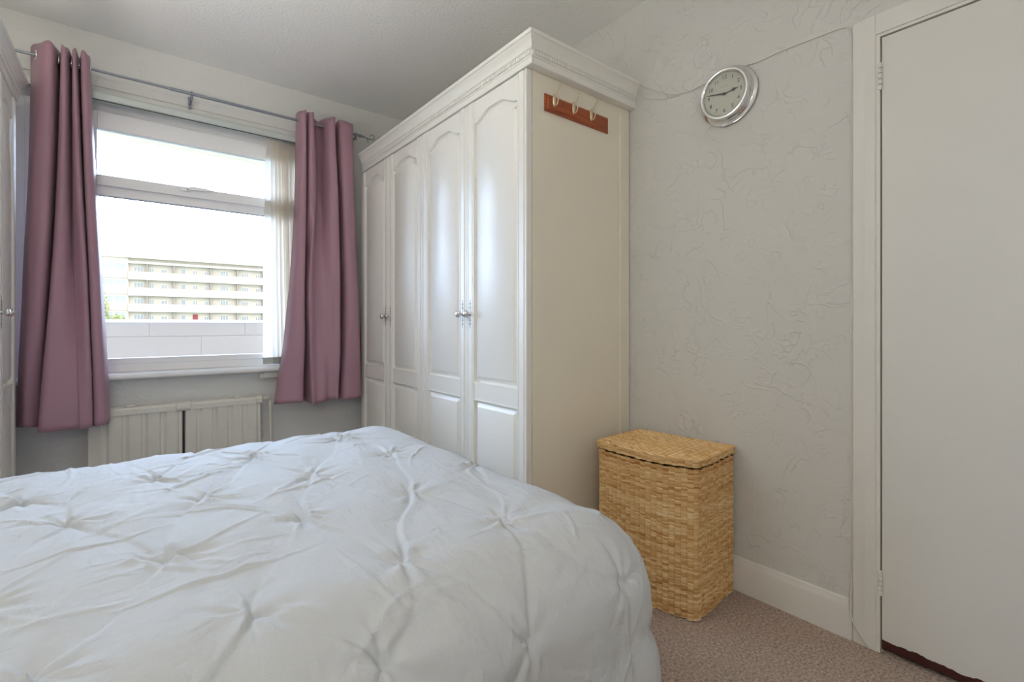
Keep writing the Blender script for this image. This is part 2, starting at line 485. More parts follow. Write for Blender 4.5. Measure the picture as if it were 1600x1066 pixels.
# baseboards
def skirting(bm, a0, a1, along, wall):
    prof = [(0, 0), (0.015, 0), (0.015, 0.105), (0.013, 0.113), (0.009, 0.121), (0.008, 0.128), (0, 0.132)]
    if along == 'y': prism(bm, [(wall - d, z) for d, z in prof], 'y', a0, a1)
    else: prism(bm, [(wall - d, z) for d, z in prof], 'x', a0, a1)
    return bm
struct('baseboard_right', skirting(B(), 0.553, 1.46, 'y', XR), M['gloss_white'], smooth=35)
struct('baseboard_back', skirting(B(), -0.40, 1.27, 'x', YB), M['gloss_white'], smooth=35)
bm = B(); box(bm, XL, XL+0.015, YF, -0.9+0.0, 0, 0.13); struct('baseboard_left', bm, M['gloss_white'])

# door casing
bm = B()
arch = [(XR, 0.487), (XR, 0.5525), (XR-0.009, 0.5525), (XR-0.011, 0.549), (XR-0.0135, 0.530), (XR-0.016, 0.516), (XR-0.016, 0.490), (XR-0.014, 0.487)]
prism(bm, arch, 'z', 0, 2.053)
box(bm, XR-0.016, XR, DY0-0.065, 0.487, 1.988, 2.053)
prism(bm, [(x, DY0 - (y - 0.487)) for x, y in arch], 'z', 0, 1.988)
struct('trim_1', bm, M['gloss_white'], bevel=0.001)
bm = B()
box(bm, XR-0.012, XR+0.1, 0.4765, 0.487, 0, 1.988); box(bm, XR-0.012, XR+0.1, DY0-0.0, DY0+0.0105, 0, 1.988); box(bm, XR-0.012, XR+0.1, DY0+0.0105, 0.4765, 1.9785, 1.988)
box(bm, XR+0.034, XR+0.05, 0.462, 0.4765, 0, 1.9785); box(bm, XR+0.034, XR+0.05, DY0+0.0105, 0.4765, 1.965, 1.9785)
struct('trim_2', bm, M['gloss_white'])
door = struct('door_1', box(B(), XR-0.006, XR+0.03, DY0+0.014, 0.4732, 0.016, 1.9755), M['chipped'], loc=(XR, 0.4732, 0.016), bevel=0.0015)
for z0, z1 in ((0.184, 0.266), (1.807, 1.896)):
    bm = B(); n = 5; h = (z1 - z0) / n
    for k in range(n):
        lathe(bm, [(0, 0), (0.0048, 0.0004), (0.0062, 0.002), (0.0062, h-0.0036), (0.0048, h-0.0022), (0, h-0.002)], (XR-0.0115, 0.4765, z0 + k*h), (0, 0, 1), 14)
    box(bm, XR-0.0125, XR-0.010, 0.4795, 0.4865, z0, z1)
    obj('hinge', bm, M['gloss_white'], door, smooth=40)

# window architrave board above the blind, with a bead
bm = B()
prism(bm, [(YB, 2.262), (YB-0.006, 2.262), (YB-0.006, 2.297), (YB-0.014, 2.300), (YB-0.014, 2.306), (YB-0.007, 2.309), (YB-0.004, 2.345), (YB, 2.345)], 'x', -0.5, 1.05)
struct('trim_3', bm, M['wall_smooth'])

# ------------------------------------------------------------------ window_1
win = thing('window_1', None, None, (0.27, YB, WZ0), kind='structure')
YW0, YW1 = 3.372, 3.43
def frame_rect(bm, x0, x1, z0, z1, w, y0, y1, wb=None, wt=None):
    wb = w if wb is None else wb; wt = w if wt is None else wt
    box(bm, x0, x0+w, y0, y1, z0, z1); box(bm, x1-w, x1, y0, y1, z0, z1)
    box(bm, x0+w, x1-w, y0, y1, z0, z0+wb); box(bm, x0+w, x1-w, y0, y1, z1-wt, z1)
FZ0, FZ1 = 0.795, 2.235
bm = B(); frame_rect(bm, WX0, WX1, FZ0, FZ1, 0.05, YW0, YW1, wb=0.045, wt=0.06)
MX = -0.20                                                       # mullion
box(bm, MX-0.03, MX+0.03, YW0+0.002, YW1-0.002, FZ0+0.045, FZ1-0.06)
box(bm, MX+0.03, WX1-0.05, YW0+0.004, YW1-0.002, 1.752, 1.80)     # transom
box(bm, WX0, WX1, YB+0.03, YW1, FZ1, WZ1)                        # packer above frame
obj('frame', bm, M['upvc'], win, bevel=0.003)
# top opening sash
TX0, TX1 = MX+0.03, WX1-0.05
bm = B(); frame_rect(bm, TX0-0.012, TX1+0.012, 1.795, 2.187, 0.052, YW0-0.016, YW0+0.03, wb=0.055, wt=0.094)
box(bm, TX0-0.012, TX1+0.012, YW0-0.0165, YW0-0.010, 1.793, 1.800)
sash = obj('sash', bm, M['upvc'], win, bevel=0.004)
obj('pane', box(B(), TX0+0.03, TX1-0.03, YW0+0.006, YW0+0.012, 1.84, 2.125), M['glass'], sash)
# side sash
bm = B(); frame_rect(bm, WX0+0.038, MX-0.018, 0.835, 2.187, 0.048, YW0-0.016, YW0+0.03)
side = obj('sash', bm, M['upvc'], win, bevel=0.004)
obj('pane', box(B(), WX0+0.07, MX-0.05, YW0+0.006, YW0+0.012, 0.86, 2.15), M['glass'], side)
# fixed lower light with glazing bead
bm = B(); frame_rect(bm, TX0-0.001, TX1+0.001, 0.838, 1.754, 0.022, YW0-0.006, YW0+0.03, wb=0.032, wt=0.012)
bead = obj('glazing_bead', bm, M['upvc'], win, bevel=0.003)
obj('pane', box(B(), TX0+0.01, TX1-0.01, YW0+0.010, YW0+0.016, 0.855, 1.75), M['glass'], bead)
# dark rubber gasket under the transom
bm = B(); box(bm, TX0+0.02, TX1-0.02, YW0+0.003, YW0+0.009, 1.738, 1.7425)
g = obj('gasket', bm, simple('blue_grey_gasket', (0.10, 0.16, 0.26), 0.6), win)
# espagnolette handle on the bottom rail of the top sash
bm = B(); box(bm, 0.235, 0.285, YW0-0.028, YW0-0.016, 1.822, 1.842)
prism(bm, [(0.272, 1.828), (0.275, 1.846), (0.29, 1.851), (0.355, 1.852), (0.385, 1.846), (0.388, 1.838), (0.36, 1.834), (0.30, 1.830)], 'y', YW0-0.040, YW0-0.026)
h = obj('handle', bm, M['upvc'], win, bevel=0.003)
bm = B(); lathe(bm, [(0, 0.0), (0.0035, 0), (0.0035, 0.002), (0, 0.002)], (0.268, YW0-0.028, 1.833), (0, -1, 0), 12)
obj('keyhole', bm, M['dark'], h)
# window board (sill)
bm = B()
prism(bm, [(YW0+0.01, 0.762), (3.262, 0.762), (3.254, 0.766), (3.2505, 0.775), (3.254, 0.787), (3.264, 0.793), (YW0+0.01, 0.795)], 'x', WX0-0.03, WX1+0.07)
obj('window_sill', bm, M['sill'], win, smooth=50)

# ------------------------------------------------------------------ balcony outside
bm = B()                                                         # outer face of our own block around the opening
for x0, x1, z0, z1 in ((-14, WX0, -9, 14), (WX1, 16, -9, 14), (WX0, WX1, -9, WZ0), (WX0, WX1, WZ1, 14)):
    box(bm, x0, x1, YB+0.1, YB+0.16, z0, z1)
struct('wall_outside', bm, M['render'])
struct('balcony_floor', box(B(), -6, 8, YB+0.16, 4.5, -0.25, -0.05), M['concrete'])
struct('balcony_ceiling', box(B(), -6, 8, YB+0.16, 4.365, 2.355, 2.55), M['soffit'])
bp = thing('balcony_parapet', 'beige panelled balcony parapet with pale coping just outside the window', 'balcony wall', (0.5, 4.4, -0.05))
bm = B()
for k in range(-5, 9):
    x0, x1 = k*0.62 + 0.12, k*0.62 + 0.12 + 0.6185
    box(bm, x0, x1, 4.40, 4.45, 0.9675, 1.066); box(bm, x0-0.3, x1-0.3, 4.40, 4.45, -0.05, 0.9635)
box(bm, -3.3, 5.4, 4.404, 4.46, -0.05, 1.066)
obj('panel', bm, M['parapet'], bp, bevel=0.0015)
obj('coping', box(B(), -3.4, 5.5, 4.385, 4.48, 1.066, 1.088), M['coping'], bp, bevel=0.004)

# ------------------------------------------------------------------ far outside
struct('ground', box(B(), -80, 120, 6, 180, -9.2, -9.0), M['ground'])
FY = 104.0
bld = thing('apartment_building', 'long pale apartment block with balcony access decks seen through the window', 'building', (10, FY, -9))
SO = [11.42, 8.69, 5.94, 3.19, 0.44, -2.3, -5.05]                # soffit heights, storey by storey
bm = B(); box(bm, 0.0, 46, FY+0.9, FY+12, -9, 12.4); box(bm, -14, 0.0, FY+0.4, FY+12, -9, 12.4)
obj('wall', bm, M['render'], bld)
obj('roof', box(B(), -0.5, 46.5, FY-0.3, FY+12.5, 12.35, 12.95), M['concrete'], bld)
obj('stair_tower', box(B(), -14.3, -0.05, FY+0.1, FY+12.4, 12.3, 14.8), M['concrete'], bld)
for s in SO[:5]:
    obj('deck_slab', box(B(), -0.02, 46, FY-0.05, FY+0.9, s, s+0.32), M['concrete'], bld)
    obj('balcony_front', box(B(), -0.02, 46, FY, FY+0.15, s+0.32 - 2.73 + 0.0, s - 2.75 + 1.38), M['brick'], bld)
for k in range(4):
    s = SO[k]
    obj('wing_band', box(B(), -14, -0.02, FY+0.25, FY+0.42, s-2.55, s-1.25), M['brick'], bld)
M['divwall'] = simple('deck_divider', (0.30, 0.29, 0.28), 0.9)
divx = [2.53, 6.33, 11.9, 16.2, 20.6, 25.0, 29.4]
for x in divx:
    for k in range(4):
        obj('divider', box(B(), x-0.09, x+0.09, FY+0.1, FY+0.9, SO[k]-2.43, SO[k]), M['divwall'], bld)
def far_window(x0, x1, z0, z1, y, bars, fm=M['winframe'], gm=M['winglass']):
    bm = B(); w = 0.07
    frame_rect(bm, x0, x1, z0, z1, w, y-0.08, y+0.02)
    n = bars
    for i in range(1, n):
        xx = x0 + (x1-x0)*i/n; box(bm, xx-w/2, xx+w/2, y-0.08, y+0.02, z0+w, z1-w)
    f = obj('window', bm, fm, bld)
    obj('pane', box(B(), x0+w, x1-w, y-0.03, y, z0+w, z1-w), gm, f)
    return f
wins = [(0.72, 2.07, 3), (2.85, 3.55, 2), (4.5, 5.41, 2), (7.37, 8.13, 1), (9.18, 9.96, 2), (10.95, 11.64, 2), (13.47, 14.82, 3), (17.06, 18.25, 3), (19.4, 20.2, 2)]
for k in range(4):
    s = SO[k]
    for i, (a, b_, n) in enumerate(wins):
        if k == 3 and i == 4:
            far_window(a, b_, s-2.4, s-0.35, FY+0.9, 2, M['reddoor'], M['reddoor']); continue
        hi = s - 0.45 - 0.12*((i*7+k*3) % 3)
        far_window(a, b_, hi-1.05-0.2*((i+k) % 2), hi, FY+0.9, n)
for k in range(4):
    s = SO[k]
    for a, b_, n in ((-3.4, -1.95, 2), (-1.85, -0.30, 2), (-5.4, -3.9, 2)):
        far_window(a, b_, s-1.22, s-0.02, FY+0.4, n)
# young tree in front of the wing
tr = thing('tree', 'small pale green tree at bottom left of the window, in front of the flats', 'tree', (-2.35, 80, -9))
bm = B(); tube(bm, [(-2.35, 80, -9), (-2.3, 80, -4), (-2.2, 80, 0), (-2.1, 80, 2.5)], [0.16, 0.13, 0.09, 0.04], 8)
obj('trunk', bm, M['bark'], tr, smooth=60)
lv, lf = [], []
def leaf_cloud(cx, cy, cz, rx, ry, rz, n, size):
    for _ in range(n):
        d = rng.normal(size=3); d /= np.linalg.norm(d); r = rng.random() ** 0.4
        c = np.array([cx, cy, cz]) + d * r * np.array([rx, ry, rz])
        u = rng.normal(size=3); u /= np.linalg.norm(u); w = np.cross(u, rng.normal(size=3)); w /= np.linalg.norm(w)
        s = size * (0.6 + 0.8*rng.random()); i0 = len(lv)
        for p in (c - u*s, c + w*s*0.5, c + u*s, c - w*s*0.5): lv.append(p.tolist())
        lf.append((i0, i0+1, i0+2, i0+3))
leaf_cloud(-1.15, 80, 1.1, 1.0, 1.0, 1.3, 1500, 0.13)
leaf_cloud(-2.6, 80, 2.2, 0.8, 0.9, 3.2, 1700, 0.13)
leaf_cloud(-2.0, 80, -1.5, 1.6, 1.2, 2.0, 1200, 0.14)
leaf_cloud(-0.25, 80, 0.5, 0.5, 0.6, 0.6, 250, 0.12)
o = npobj('foliage', lv, lf, M['leaf'], tr, smooth=False)
o['kind'] = 'stuff'

# ------------------------------------------------------------------ wardrobes
SIDE_Y = 1.476
def panel_loops(bm, loop, dep, levels):
    """loop: list of (y,z) CCW; levels: list of (inset, depth)."""
    n = len(loop)
    def inset(d):
        out = []
        for i in range(n):
            p0, p1, p2 = Vector(loop[i-1]), Vector(loop[i]), Vector(loop[(i+1) % n])
            e1 = (p1-p0).normalized(); e2 = (p2-p1).normalized()
            n1 = Vector((-e1.y, e1.x)); n2 = Vector((-e2.y, e2.x))
            b = (n1+n2); L = b.length
            b = b / L if L > 1e-6 else n1
            k = 1.0 / max(0.5, b.dot(n1))
            out.append(p1 + b * d * k)
        return out
    rings = [[bm.verts.new(dep(p[0], d, p[1])) for p in inset(i)] for i, d in levels]
    for a, b in zip(rings, rings[1:]):
        for i in range(n):
            bm.faces.new((a[i], a[(i+1) % n], b[(i+1) % n], b[i]))
    bm.faces.new(rings[-1])

def make_door(parent, xf, sgn, y0, y1, z0, z1, meet_hi, knob=True):
    """front face at xf, depth runs along sgn*x.  meet_hi: the meeting edge is at y1."""
    def dep(y, d, z): return (xf + sgn*d, y, z)
    T = 0.030; ws = 0.060; rl = 0.004
    bm = B()
    edge_meet = [(0, 0.004), (0.002, 0.001), (0.010, 0.001), (0.012, 0.006), (0.016, 0.006), (0.018, 0.0), (0.046, 0.0), (0.048, 0.004), (0.051, 0.004), (0.053, 0.0), (0.0585, 0.0), (0.060, 0.002), (0.060, 0.0185)]
    for edge in (0, 1):
        yb = y0 if edge == 0 else y1
        s = 1 if edge == 0 else -1
        poly = [(yb + s*t, xf + sgn*d) for t, d in edge_meet]
        poly = [(yb + s*0, xf + sgn*T)] + poly + [(yb + s*ws, xf + sgn*T)]
        prism(bm, [(x, y) for y, x in poly], 'z', z0, z1)
    a, b = y0 + ws, y1 - ws
    zs, rise = z1 - 0.102, 0.040                                  # spring and rise of the arch
    def archz(y):
        t = (y - a) / (b - a)
        t2 = min(1, max(0, (min(t, 1-t) - 0.02) / 0.36))
        return zs + rise * (0.5 - 0.5*math.cos(PI * t2)) 
    K = 36
    ys = [a + (b-a)*i/K for i in range(K+1)]
    for i in range(K):
        q = [bm.verts.new(dep(*p)) for p in ((ys[i], rl, archz(ys[i])), (ys[i+1], rl, archz(ys[i+1])), (ys[i+1], rl, z1), (ys[i], rl, z1))]
        bm.faces.new(q)
    q = [bm.verts.new(dep(*p)) for p in ((a, rl, z1), (b, rl, z1), (b, T, z1), (a, T, z1))]; bm.faces.new(q)
    m0, m1 = 0.704, 0.790
    box(bm, xf+sgn*rl, xf+sgn*T, a, b, m0, m1)
    box(bm, xf+sgn*(rl-0.0025), xf+sgn*(rl+0.002), a, b, m1-0.006, m1-0.001); box(bm, xf+sgn*(rl-0.0025), xf+sgn*(rl+0.002), a, b, m0+0.001, m0+0.006)
    box(bm, xf+sgn*rl, xf+sgn*T, a, b, z0, z0+0.075)
    lev = [(0, rl), (0.0008, 0.018), (0.0065, 0.018), (0.026, rl+0.0008), (0.028, rl)]
    up = [(a, m1), (b, m1)] + [(y, archz(y)) for y in reversed(ys)]
    panel_loops(bm, up, dep, lev)
    panel_loops(bm, [(a, z0+0.075), (b, z0+0.075), (b, m0), (a, m0)], dep, lev)
    d = obj('door', bm, M['wardrobe'], parent, smooth=28)
    if knob:
        ky = (y1 - 0.031) if meet_hi else (y0 + 0.031); kz = 1.103
        bm = B()
        lathe(bm, [(0.0, 0), (0.009, 0), (0.009, 0.002), (0.0055, 0.004), (0.0045, 0.012), (0.0055, 0.017), (0.012, 0.019), (0.0165, 0.023), (0.017, 0.028), (0.014, 0.033), (0.007, 0.036), (0, 0.0365)],
              (xf, ky, kz), (-sgn, 0, 0), 20)
        obj('knob', bm, M['nickel'], d, smooth=60)
        bm = B()
        for s in (1, -1):
            for k, (zz, ww, hh) in enumerate(((0.018, 0.006, 0.006), (0.027, 0.0085, 0.006), (0.036, 0.004, 0.006), (0.045, 0.0085, 0.0065), (0.054, 0.004, 0.005), (0.061, 0.003, 0.007))):
                ball(bm, (xf + sgn*0.0005, ky, kz + s*zz), 1, 0.0022, ww*0.5, hh, 10)
                if ww > 0.008:
                    for t in (1, -1): ball(bm, (xf + sgn*0.0005, ky + t*0.0055, kz + s*(zz+0.003)), 1, 0.0018, 0.0025, 0.003, 8)
        box(bm, xf - sgn*0.001, xf + sgn*0.001, ky-0.0012, ky+0.0012, kz-0.06, kz+0.06)
        obj('backplate', bm, simple('antique_nickel', (0.36, 0.35, 0.33), 0.35, metal=0.9) if 'antn' not in M else M['antn'], d, smooth=60)
    return d
M['antn'] = simple('antique_nickel', (0.36, 0.35, 0.33), 0.35, metal=0.9)

DX = 1.247                     # front of the right-hand doors
DZ0, DZ1 = 0.085, 2.082
def wardrobe_unit(y0, y1, label, near):
    w = thing('wardrobe', label, 'wardrobe', ((DX+XR)/2, (y0+y1)/2, 0), 'white fitted wardrobe units')
    bm = B()
    t = 0.018; X0 = DX + 0.034; X1 = XR - 0.004
    ya = y0 + (t if near else 0.0)
    box(bm, X0, X1, ya, ya+t, 0.0, 2.086); box(bm, X0, X1, y1-t, y1, 0.0, 2.086)
    box(bm, X1-0.008, X1, ya+t, y1-t, 0.0, 2.086); box(bm, X0, X1-0.008, ya+t, y1-t, 2.068, 2.086)
    box(bm, X0, X1-0.008, ya+t, y1-t, 0.08, 0.098); box(bm, X0+0.03, X0+0.045, ya+t, y1-t, 0.0, 0.08)
    obj('carcass', bm, M['wardrobe'], w)
    if near:
        obj('side_panel', box(B(), X0, X1-0.066, y0, y0+t, 0.0, 2.086), M['wardrobe_side'], w, bevel=0.001)
        bm = B(); box(bm, X1-0.062, X1, y0-0.003, y0+t, 0.0, 2.086); box(bm, X1-0.068, X1-0.060, y0-0.006, y0+0.004, 0.0, 2.086)
        obj('scribe_strip', bm, M['wardrobe_side'], w, bevel=0.0015)
    mid = (y0 + y1) / 2
    make_door(w, DX, 1, y0+0.0005, mid-0.0015, DZ0, DZ1, True)
    make_door(w, DX, 1, mid+0.0015, y1-0.0015, DZ0, DZ1, False)
    return w
w1 = wardrobe_unit(SIDE_Y, 2.352, 'white panelled double wardrobe whose cream side panel carries the coat hooks', True)
w2 = wardrobe_unit(2.355, 3.224, 'white panelled double wardrobe beside the right-hand curtain, further from the laundry basket', False)

# cornice of the right-hand wardrobes, mitred round the near corner
XC = DX + 0.034
prof = [(0.0, 2.0865), (0.036, 2.0865), (0.038, 2.089), (0.038, 2.112), (0.041, 2.114), (0.041, 2.118), (0.038, 2.121), (0.038, 2.139), (0.045, 2.1415), (0.047, 2.146), (0.044, 2.149), (0.045, 2.156), (0.048, 2.165), (0.053, 2.174), (0.060, 2.182), (0.060, 2.186), (0.066, 2.189), (0.068, 2.194), (0.068, 2.202), (0.0, 2.204), (0.0, 2.10)]
def cornice_run(bm, prof, yend, xend, xc, yc):
    rows = []
    for o_, z in prof:
        rows.append([bm.verts.new((xc-o_, yend, z)), bm.verts.new((xc-o_, yc-o_, z)), bm.verts.new((xend, yc-o_, z))])
    n = len(rows)
    for i in range(n):
        a, b = rows[i], rows[(i+1) % n]
        for k in range(2): bm.faces.new((a[k], a[k+1], b[k+1], b[k]))
    bm.faces.new([r[0] for r in rows]); bm.faces.new([r[2] for r in rows][::-1])
    return bm
bm = cornice_run(B(), prof, 3.20, XR, XC, SIDE_Y)
y = SIDE_Y - 0.030
while y < 3.18:
    box(bm, XC-0.0445, XC-0.037, y, y+0.0102, 2.1225, 2.138); y += 0.0145
x = XC - 0.032
while x < XR - 0.01:
    box(bm, x, x+0.0102, SIDE_Y-0.0445, SIDE_Y-0.037, 2.1225, 2.138); x += 0.0145
box(bm, XC, XR, SIDE_Y, 3.20, 2.1005, 2.110)
co = obj('wardrobe_cornice', bm, M['wardrobe'], loc=(XC, 2.35, 2.088), smooth=25)
tag(co, 'white dentil cornice running along the top of the two right-hand wardrobes', 'cornice', kind='thing')

# left-hand wardrobe
LX = -0.405
lw = thing('wardrobe', 'white wardrobe at left edge beside the left curtain, single knob showing', 'wardrobe', (-0.71, 2.73, 0), 'white fitted wardrobe units')
bm = B(); t = 0.018; ly0, ly1 = 2.44, 3.165; X0 = LX - 0.034; X1 = XL + 0.004
box(bm, X1, X0, ly0, ly0+t, 0, 2.086); box(bm, X1, X0, ly1-t, ly1, 0, 2.086)
box(bm, X1, X1+0.008, ly0+t, ly1-t, 0, 2.086); box(bm, X1+0.008, X0, ly0+t, ly1-t, 2.068, 2.086); box(bm, X1+0.008, X0, ly0+t, ly1-t, 0.08, 0.098)
box(bm, X0-0.045, X0-0.03, ly0+t, ly1-t, 0.0, 0.08)
obj('carcass', bm, M['wardrobe'], lw)
mid = (ly0+ly1)/2
make_door(lw, LX, -1, ly0+0.001, mid-0.0015, DZ0, DZ1, True)
make_door(lw, LX, -1, mid+0.0015, ly1-0.001, DZ0, DZ1, False)
bm = B(); rows = []
LC = LX - 0.034
for o_, z in prof:
    rows.append([bm.verts.new((LC+o_, ly0-0.05, z)), bm.verts.new((LC+o_, ly1+o_-0.01, z)), bm.verts.new((XL+0.01, ly1+o_-0.01, z))])
n = len(rows)
for i in range(n):
    a, b = rows[i], rows[(i+1) % n]
    for k in range(2): bm.faces.new((a[k], a[k+1], b[k+1], b[k]))
bm.faces.new([r[0] for r in rows]); bm.faces.new([r[2] for r in rows][::-1])
yy = ly0 - 0.04
while yy < ly1: box(bm, LC+0.037, LC+0.0445, yy, yy+0.0102, 2.1225, 2.138); yy += 0.0145
obj('cornice', bm, M['wardrobe'], lw, smooth=25)

# ------------------------------------------------------------------ coat rack
RY = SIDE_Y
rk = thing('coat_rack', 'reddish brown wooden coat rack with three brass hooks on wardrobe side', 'coat rack', (1.54, RY, 1.937))
bm = B(); x0, x1, z0, z1 = 1.343, 1.737, 1.937, 2.008
v = [(x0, RY, z0), (x1, RY, z0), (x1, RY, z1), (x0, RY, z1)]
def ring(ins, y): return [bm.verts.new(p) for p in ((x0+ins, y, z0+ins), (x1-ins, y, z0+ins), (x1-ins, y, z1-ins), (x0+ins, y, z1-ins))]
rs = [ring(0, RY), ring(0, RY-0.006), ring(0.004, RY-0.008), ring(0.008, RY-0.009), ring(0.012, RY-0.014)]
for a, b in zip(rs, rs[1:]):
    for i in range(4): bm.faces.new((a[i], a[(i+1) % 4], b[(i+1) % 4], b[i]))
bm.faces.new(rs[-1]); bm.faces.new(rs[0][::-1])
obj('board', bm, M['rackwood'], rk, bevel=0.0006)
for hx in (1.388, 1.503, 1.614):
    bm = B(); yb = RY - 0.014
    ball(bm, (hx, yb, 1.987), 1, 0.0095, 0.007, 0.028, 14)
    tube(bm, [(hx, yb-0.003, 2.003), (hx, yb-0.012, 2.012), (hx, yb-0.024, 2.025), (hx, yb-0.034, 2.038)], [0.0035, 0.003, 0.0026, 0.0026], 8)
    ball(bm, (hx, yb-0.035, 2.0405), 0.0048)
    tube(bm, [(hx, yb-0.003, 1.967), (hx, yb-0.011, 1.9625), (hx, yb-0.018, 1.966), (hx, yb-0.022, 1.975), (hx, yb-0.0235, 1.983)], [0.0035, 0.003, 0.0026, 0.0026, 0.0026], 8)
    ball(bm, (hx, yb-0.0235, 1.9845), 0.0042)
    h = obj('hook', bm, M['brass'], rk, smooth=60)
    bm = B(); lathe(bm, [(0, 0), (0.0028, 0), (0.0028, 0.0012), (0, 0.0012)], (hx, yb-0.0042, 1.992), (0, -1, 0), 10)
    obj('screw', bm, M['dark'], h)
for sx, sz in ((1.44, 1.979), (1.664, 1.976)):
    bm = B(); lathe(bm, [(0, 0), (0.0035, 0), (0.0035, 0.001), (0, 0.001)], (sx, RY-0.014, sz), (0, -1, 0), 10)
    obj('screw', bm, M['dark'], rk)

# ------------------------------------------------------------------ wall clock
CY, CZ = 0.979, 1.974
ck = thing('wall_clock', 'round chrome wall clock with cream dial above the laundry basket', 'clock', (XR, CY, CZ))
bm = B()
lathe(bm, [(0.0, 0.0065), (0.116, 0.0065), (0.1175, 0.0075), (0.1175, 0.008), (0.116, 0.010), (0.1075, 0.012), (0.105, 0.0135), (0.105, 0.021), (0.1015, 0.024), (0.1015, 0.034), (0.099, 0.037),
           (0.0985, 0.046), (0.097, 0.0495), (0.093, 0.0505), (0.088, 0.049), (0.0845, 0.045), (0.0835, 0.038)], (XR, CY, CZ), (-1, 0, 0), 72)
obj('case', bm, M['chrome'], ck, smooth=35)
bm = B(); lathe(bm, [(0, 0.038), (0.084, 0.038), (0.084, 0.036), (0, 0.036)], (XR, CY, CZ), (-1, 0, 0), 64)
dial = obj('dial', bm, M['dial'], ck)
FX = XR - 0.0385
def text_mesh(s, size):
    cu = bpy.data.curves.new('numerals', 'FONT'); cu.body = s; cu.size = size; cu.align_x = 'CENTER'; cu.align_y = 'CENTER'; cu.extrude = 0.0002; cu.resolution_u = 4
    to = bpy.data.objects.new('numerals', cu); C.objects.link(to)
    bpy.context.view_layer.update()
    me = bpy.data.meshes.new_from_object(to.evaluated_get(bpy.context.evaluated_depsgraph_get()))
    bpy.data.objects.remove(to); bpy.data.curves.remove(cu)
    return me
bm = B()
RT = Matrix(((0, 0, -1, 0), (-1, 0, 0, 0), (0, 1, 0, 0), (0, 0, 0, 1)))
for k in range(1, 13):
    th = k*PI/6; me = text_mesh(str(k), 0.0215)
    me.transform(Matrix.Translation((FX, CY - 0.066*math.sin(th), CZ + 0.066*math.cos(th))) @ RT)
    bm.from_mesh(me); bpy.data.meshes.remove(me)
obj('numerals', bm, M['ink'], dial, recalc=False)
bm = B()                                                         # faint line of maker's lettering, too small to read
for k in range(9): box(bm, FX-0.0002, FX+0.0003, CY-0.0135+k*0.003, CY-0.0118+k*0.003, CZ+0.0300, CZ+0.0312)
obj('dial_marks', bm, simple('faint_ink', (0.25, 0.25, 0.22), 0.6), dial)
def hand(th, L, tail, w, xo, spade=False):
    d = Vector((0, -math.sin(th), math.cos(th))); s = Vector((0, math.cos(th), math.sin(th)))
    c = Vector((FX - xo, CY, CZ)); bm = B()
    if spade: out = [(-tail, w*0.6), (L*0.52, w*0.6), (L*0.60, w*2.0), (L*0.70, w*2.3), (L*0.80, w*1.0), (L, w*0.15)]
    else: out = [(-tail, w*0.8), (L*0.3, w), (L*0.75, w*0.7), (L, w*0.15)]
    pts = [c + d*a + s*b for a, b in out] + [c + d*a - s*b for a, b in reversed(out)]
    A = [bm.verts.new(p) for p in pts]; Bv = [bm.verts.new(p - Vector((0.0008, 0, 0))) for p in pts]
    n = len(pts)
    for i in range(n): bm.faces.new((A[i], A[(i+1) % n], Bv[(i+1) % n], Bv[i]))
    bm.faces.new(Bv); bm.faces.new(A[::-1])
    return bm
hb = hand(math.radians(83.5), 0.058, 0.010, 0.0026, 0.002, True)
obj('hour_hand', hb, M['ink'], ck)
mb = hand(math.radians(282), 0.074, 0.012, 0.0028, 0.004)
lathe(mb, [(0.0055, 0.0), (0.0055, 0.005), (0.003, 0.007), (0, 0.007)], (FX, CY, CZ), (-1, 0, 0), 16)
obj('minute_hand', mb, M['ink'], ck)
bm = B(); lathe(bm, [(0, 0.047), (0.06, 0.0465), (0.0865, 0.0455)], (XR, CY, CZ), (-1, 0, 0), 48)
obj('glass', bm, M['glass'], ck, smooth=180)

# ------------------------------------------------------------------ cable
def smooth_path(pts, n=8):
    pts = [Vector(p) for p in pts]; out = []
    for i in range(len(pts)-1):
        p0, p1, p2, p3 = pts[max(i-1, 0)], pts[i], pts[i+1], pts[min(i+2, len(pts)-1)]
        for k in range(n):
            t = k / n
            out.append(0.5*((2*p1) + (p2-p0)*t + (2*p0-5*p1+4*p2-p3)*t*t + (3*p1-p0-3*p2+p3)*t**3))
    out.append(pts[-1]); return out
cx = XR - 0.0032
cyz = [(1.43, 2.207), (1.409, 2.193), (1.388, 2.172), (1.321, 2.126), (1.238, 2.080), (1.159, 2.062), (1.085, 2.067)]
p = smooth_path([(cx, y, z) for y, z in cyz] + [(cx, 1.04, 2.067), (cx, 0.98, 2.072), (cx, 0.91, 2.071), (cx, 0.861, 2.066), (cx, 0.769, 2.070), (cx, 0.663, 2.066), (cx, 0.594, 2.063), (cx, 0.566, 2.052), (cx-0.0, 0.5575, 2.02)])
p += [Vector((cx, 0.5565, 1.9)), Vector((cx, 0.5565, 1.0)), Vector((cx, 0.5565, 0.2))]
p += smooth_path([(XR-0.018, 0.5565, 0.145), (XR-0.0185, 0.556, 0.092), (XR-0.0195, 0.541, 0.056), (XR-0.0195, 0.524, 0.033), (XR-0.020, 0.506, 0.006)])
cb = obj('electric_cable', tube(B(), p, 0.003, 8), M['cable'], loc=(cx, 0.5565, 0.0), smooth=60)
tag(cb, 'thin white cable looping behind the clock and down beside the door frame', 'cable')
p = smooth_path([(cx, 1.425, 2.175), (cx, 1.42, 2.161), (cx, 1.388, 2.121), (cx, 1.338, 2.094), (cx, 1.27, 2.0735), (cx, 1.206, 2.061)])
cb = obj('electric_cable', tube(B(), p, 0.0018, 8), M['cable'], loc=(cx, 1.42, 2.1), smooth=60)
tag(cb, 'short slack loop of thin wire on the wall under the cornice end', 'cable')

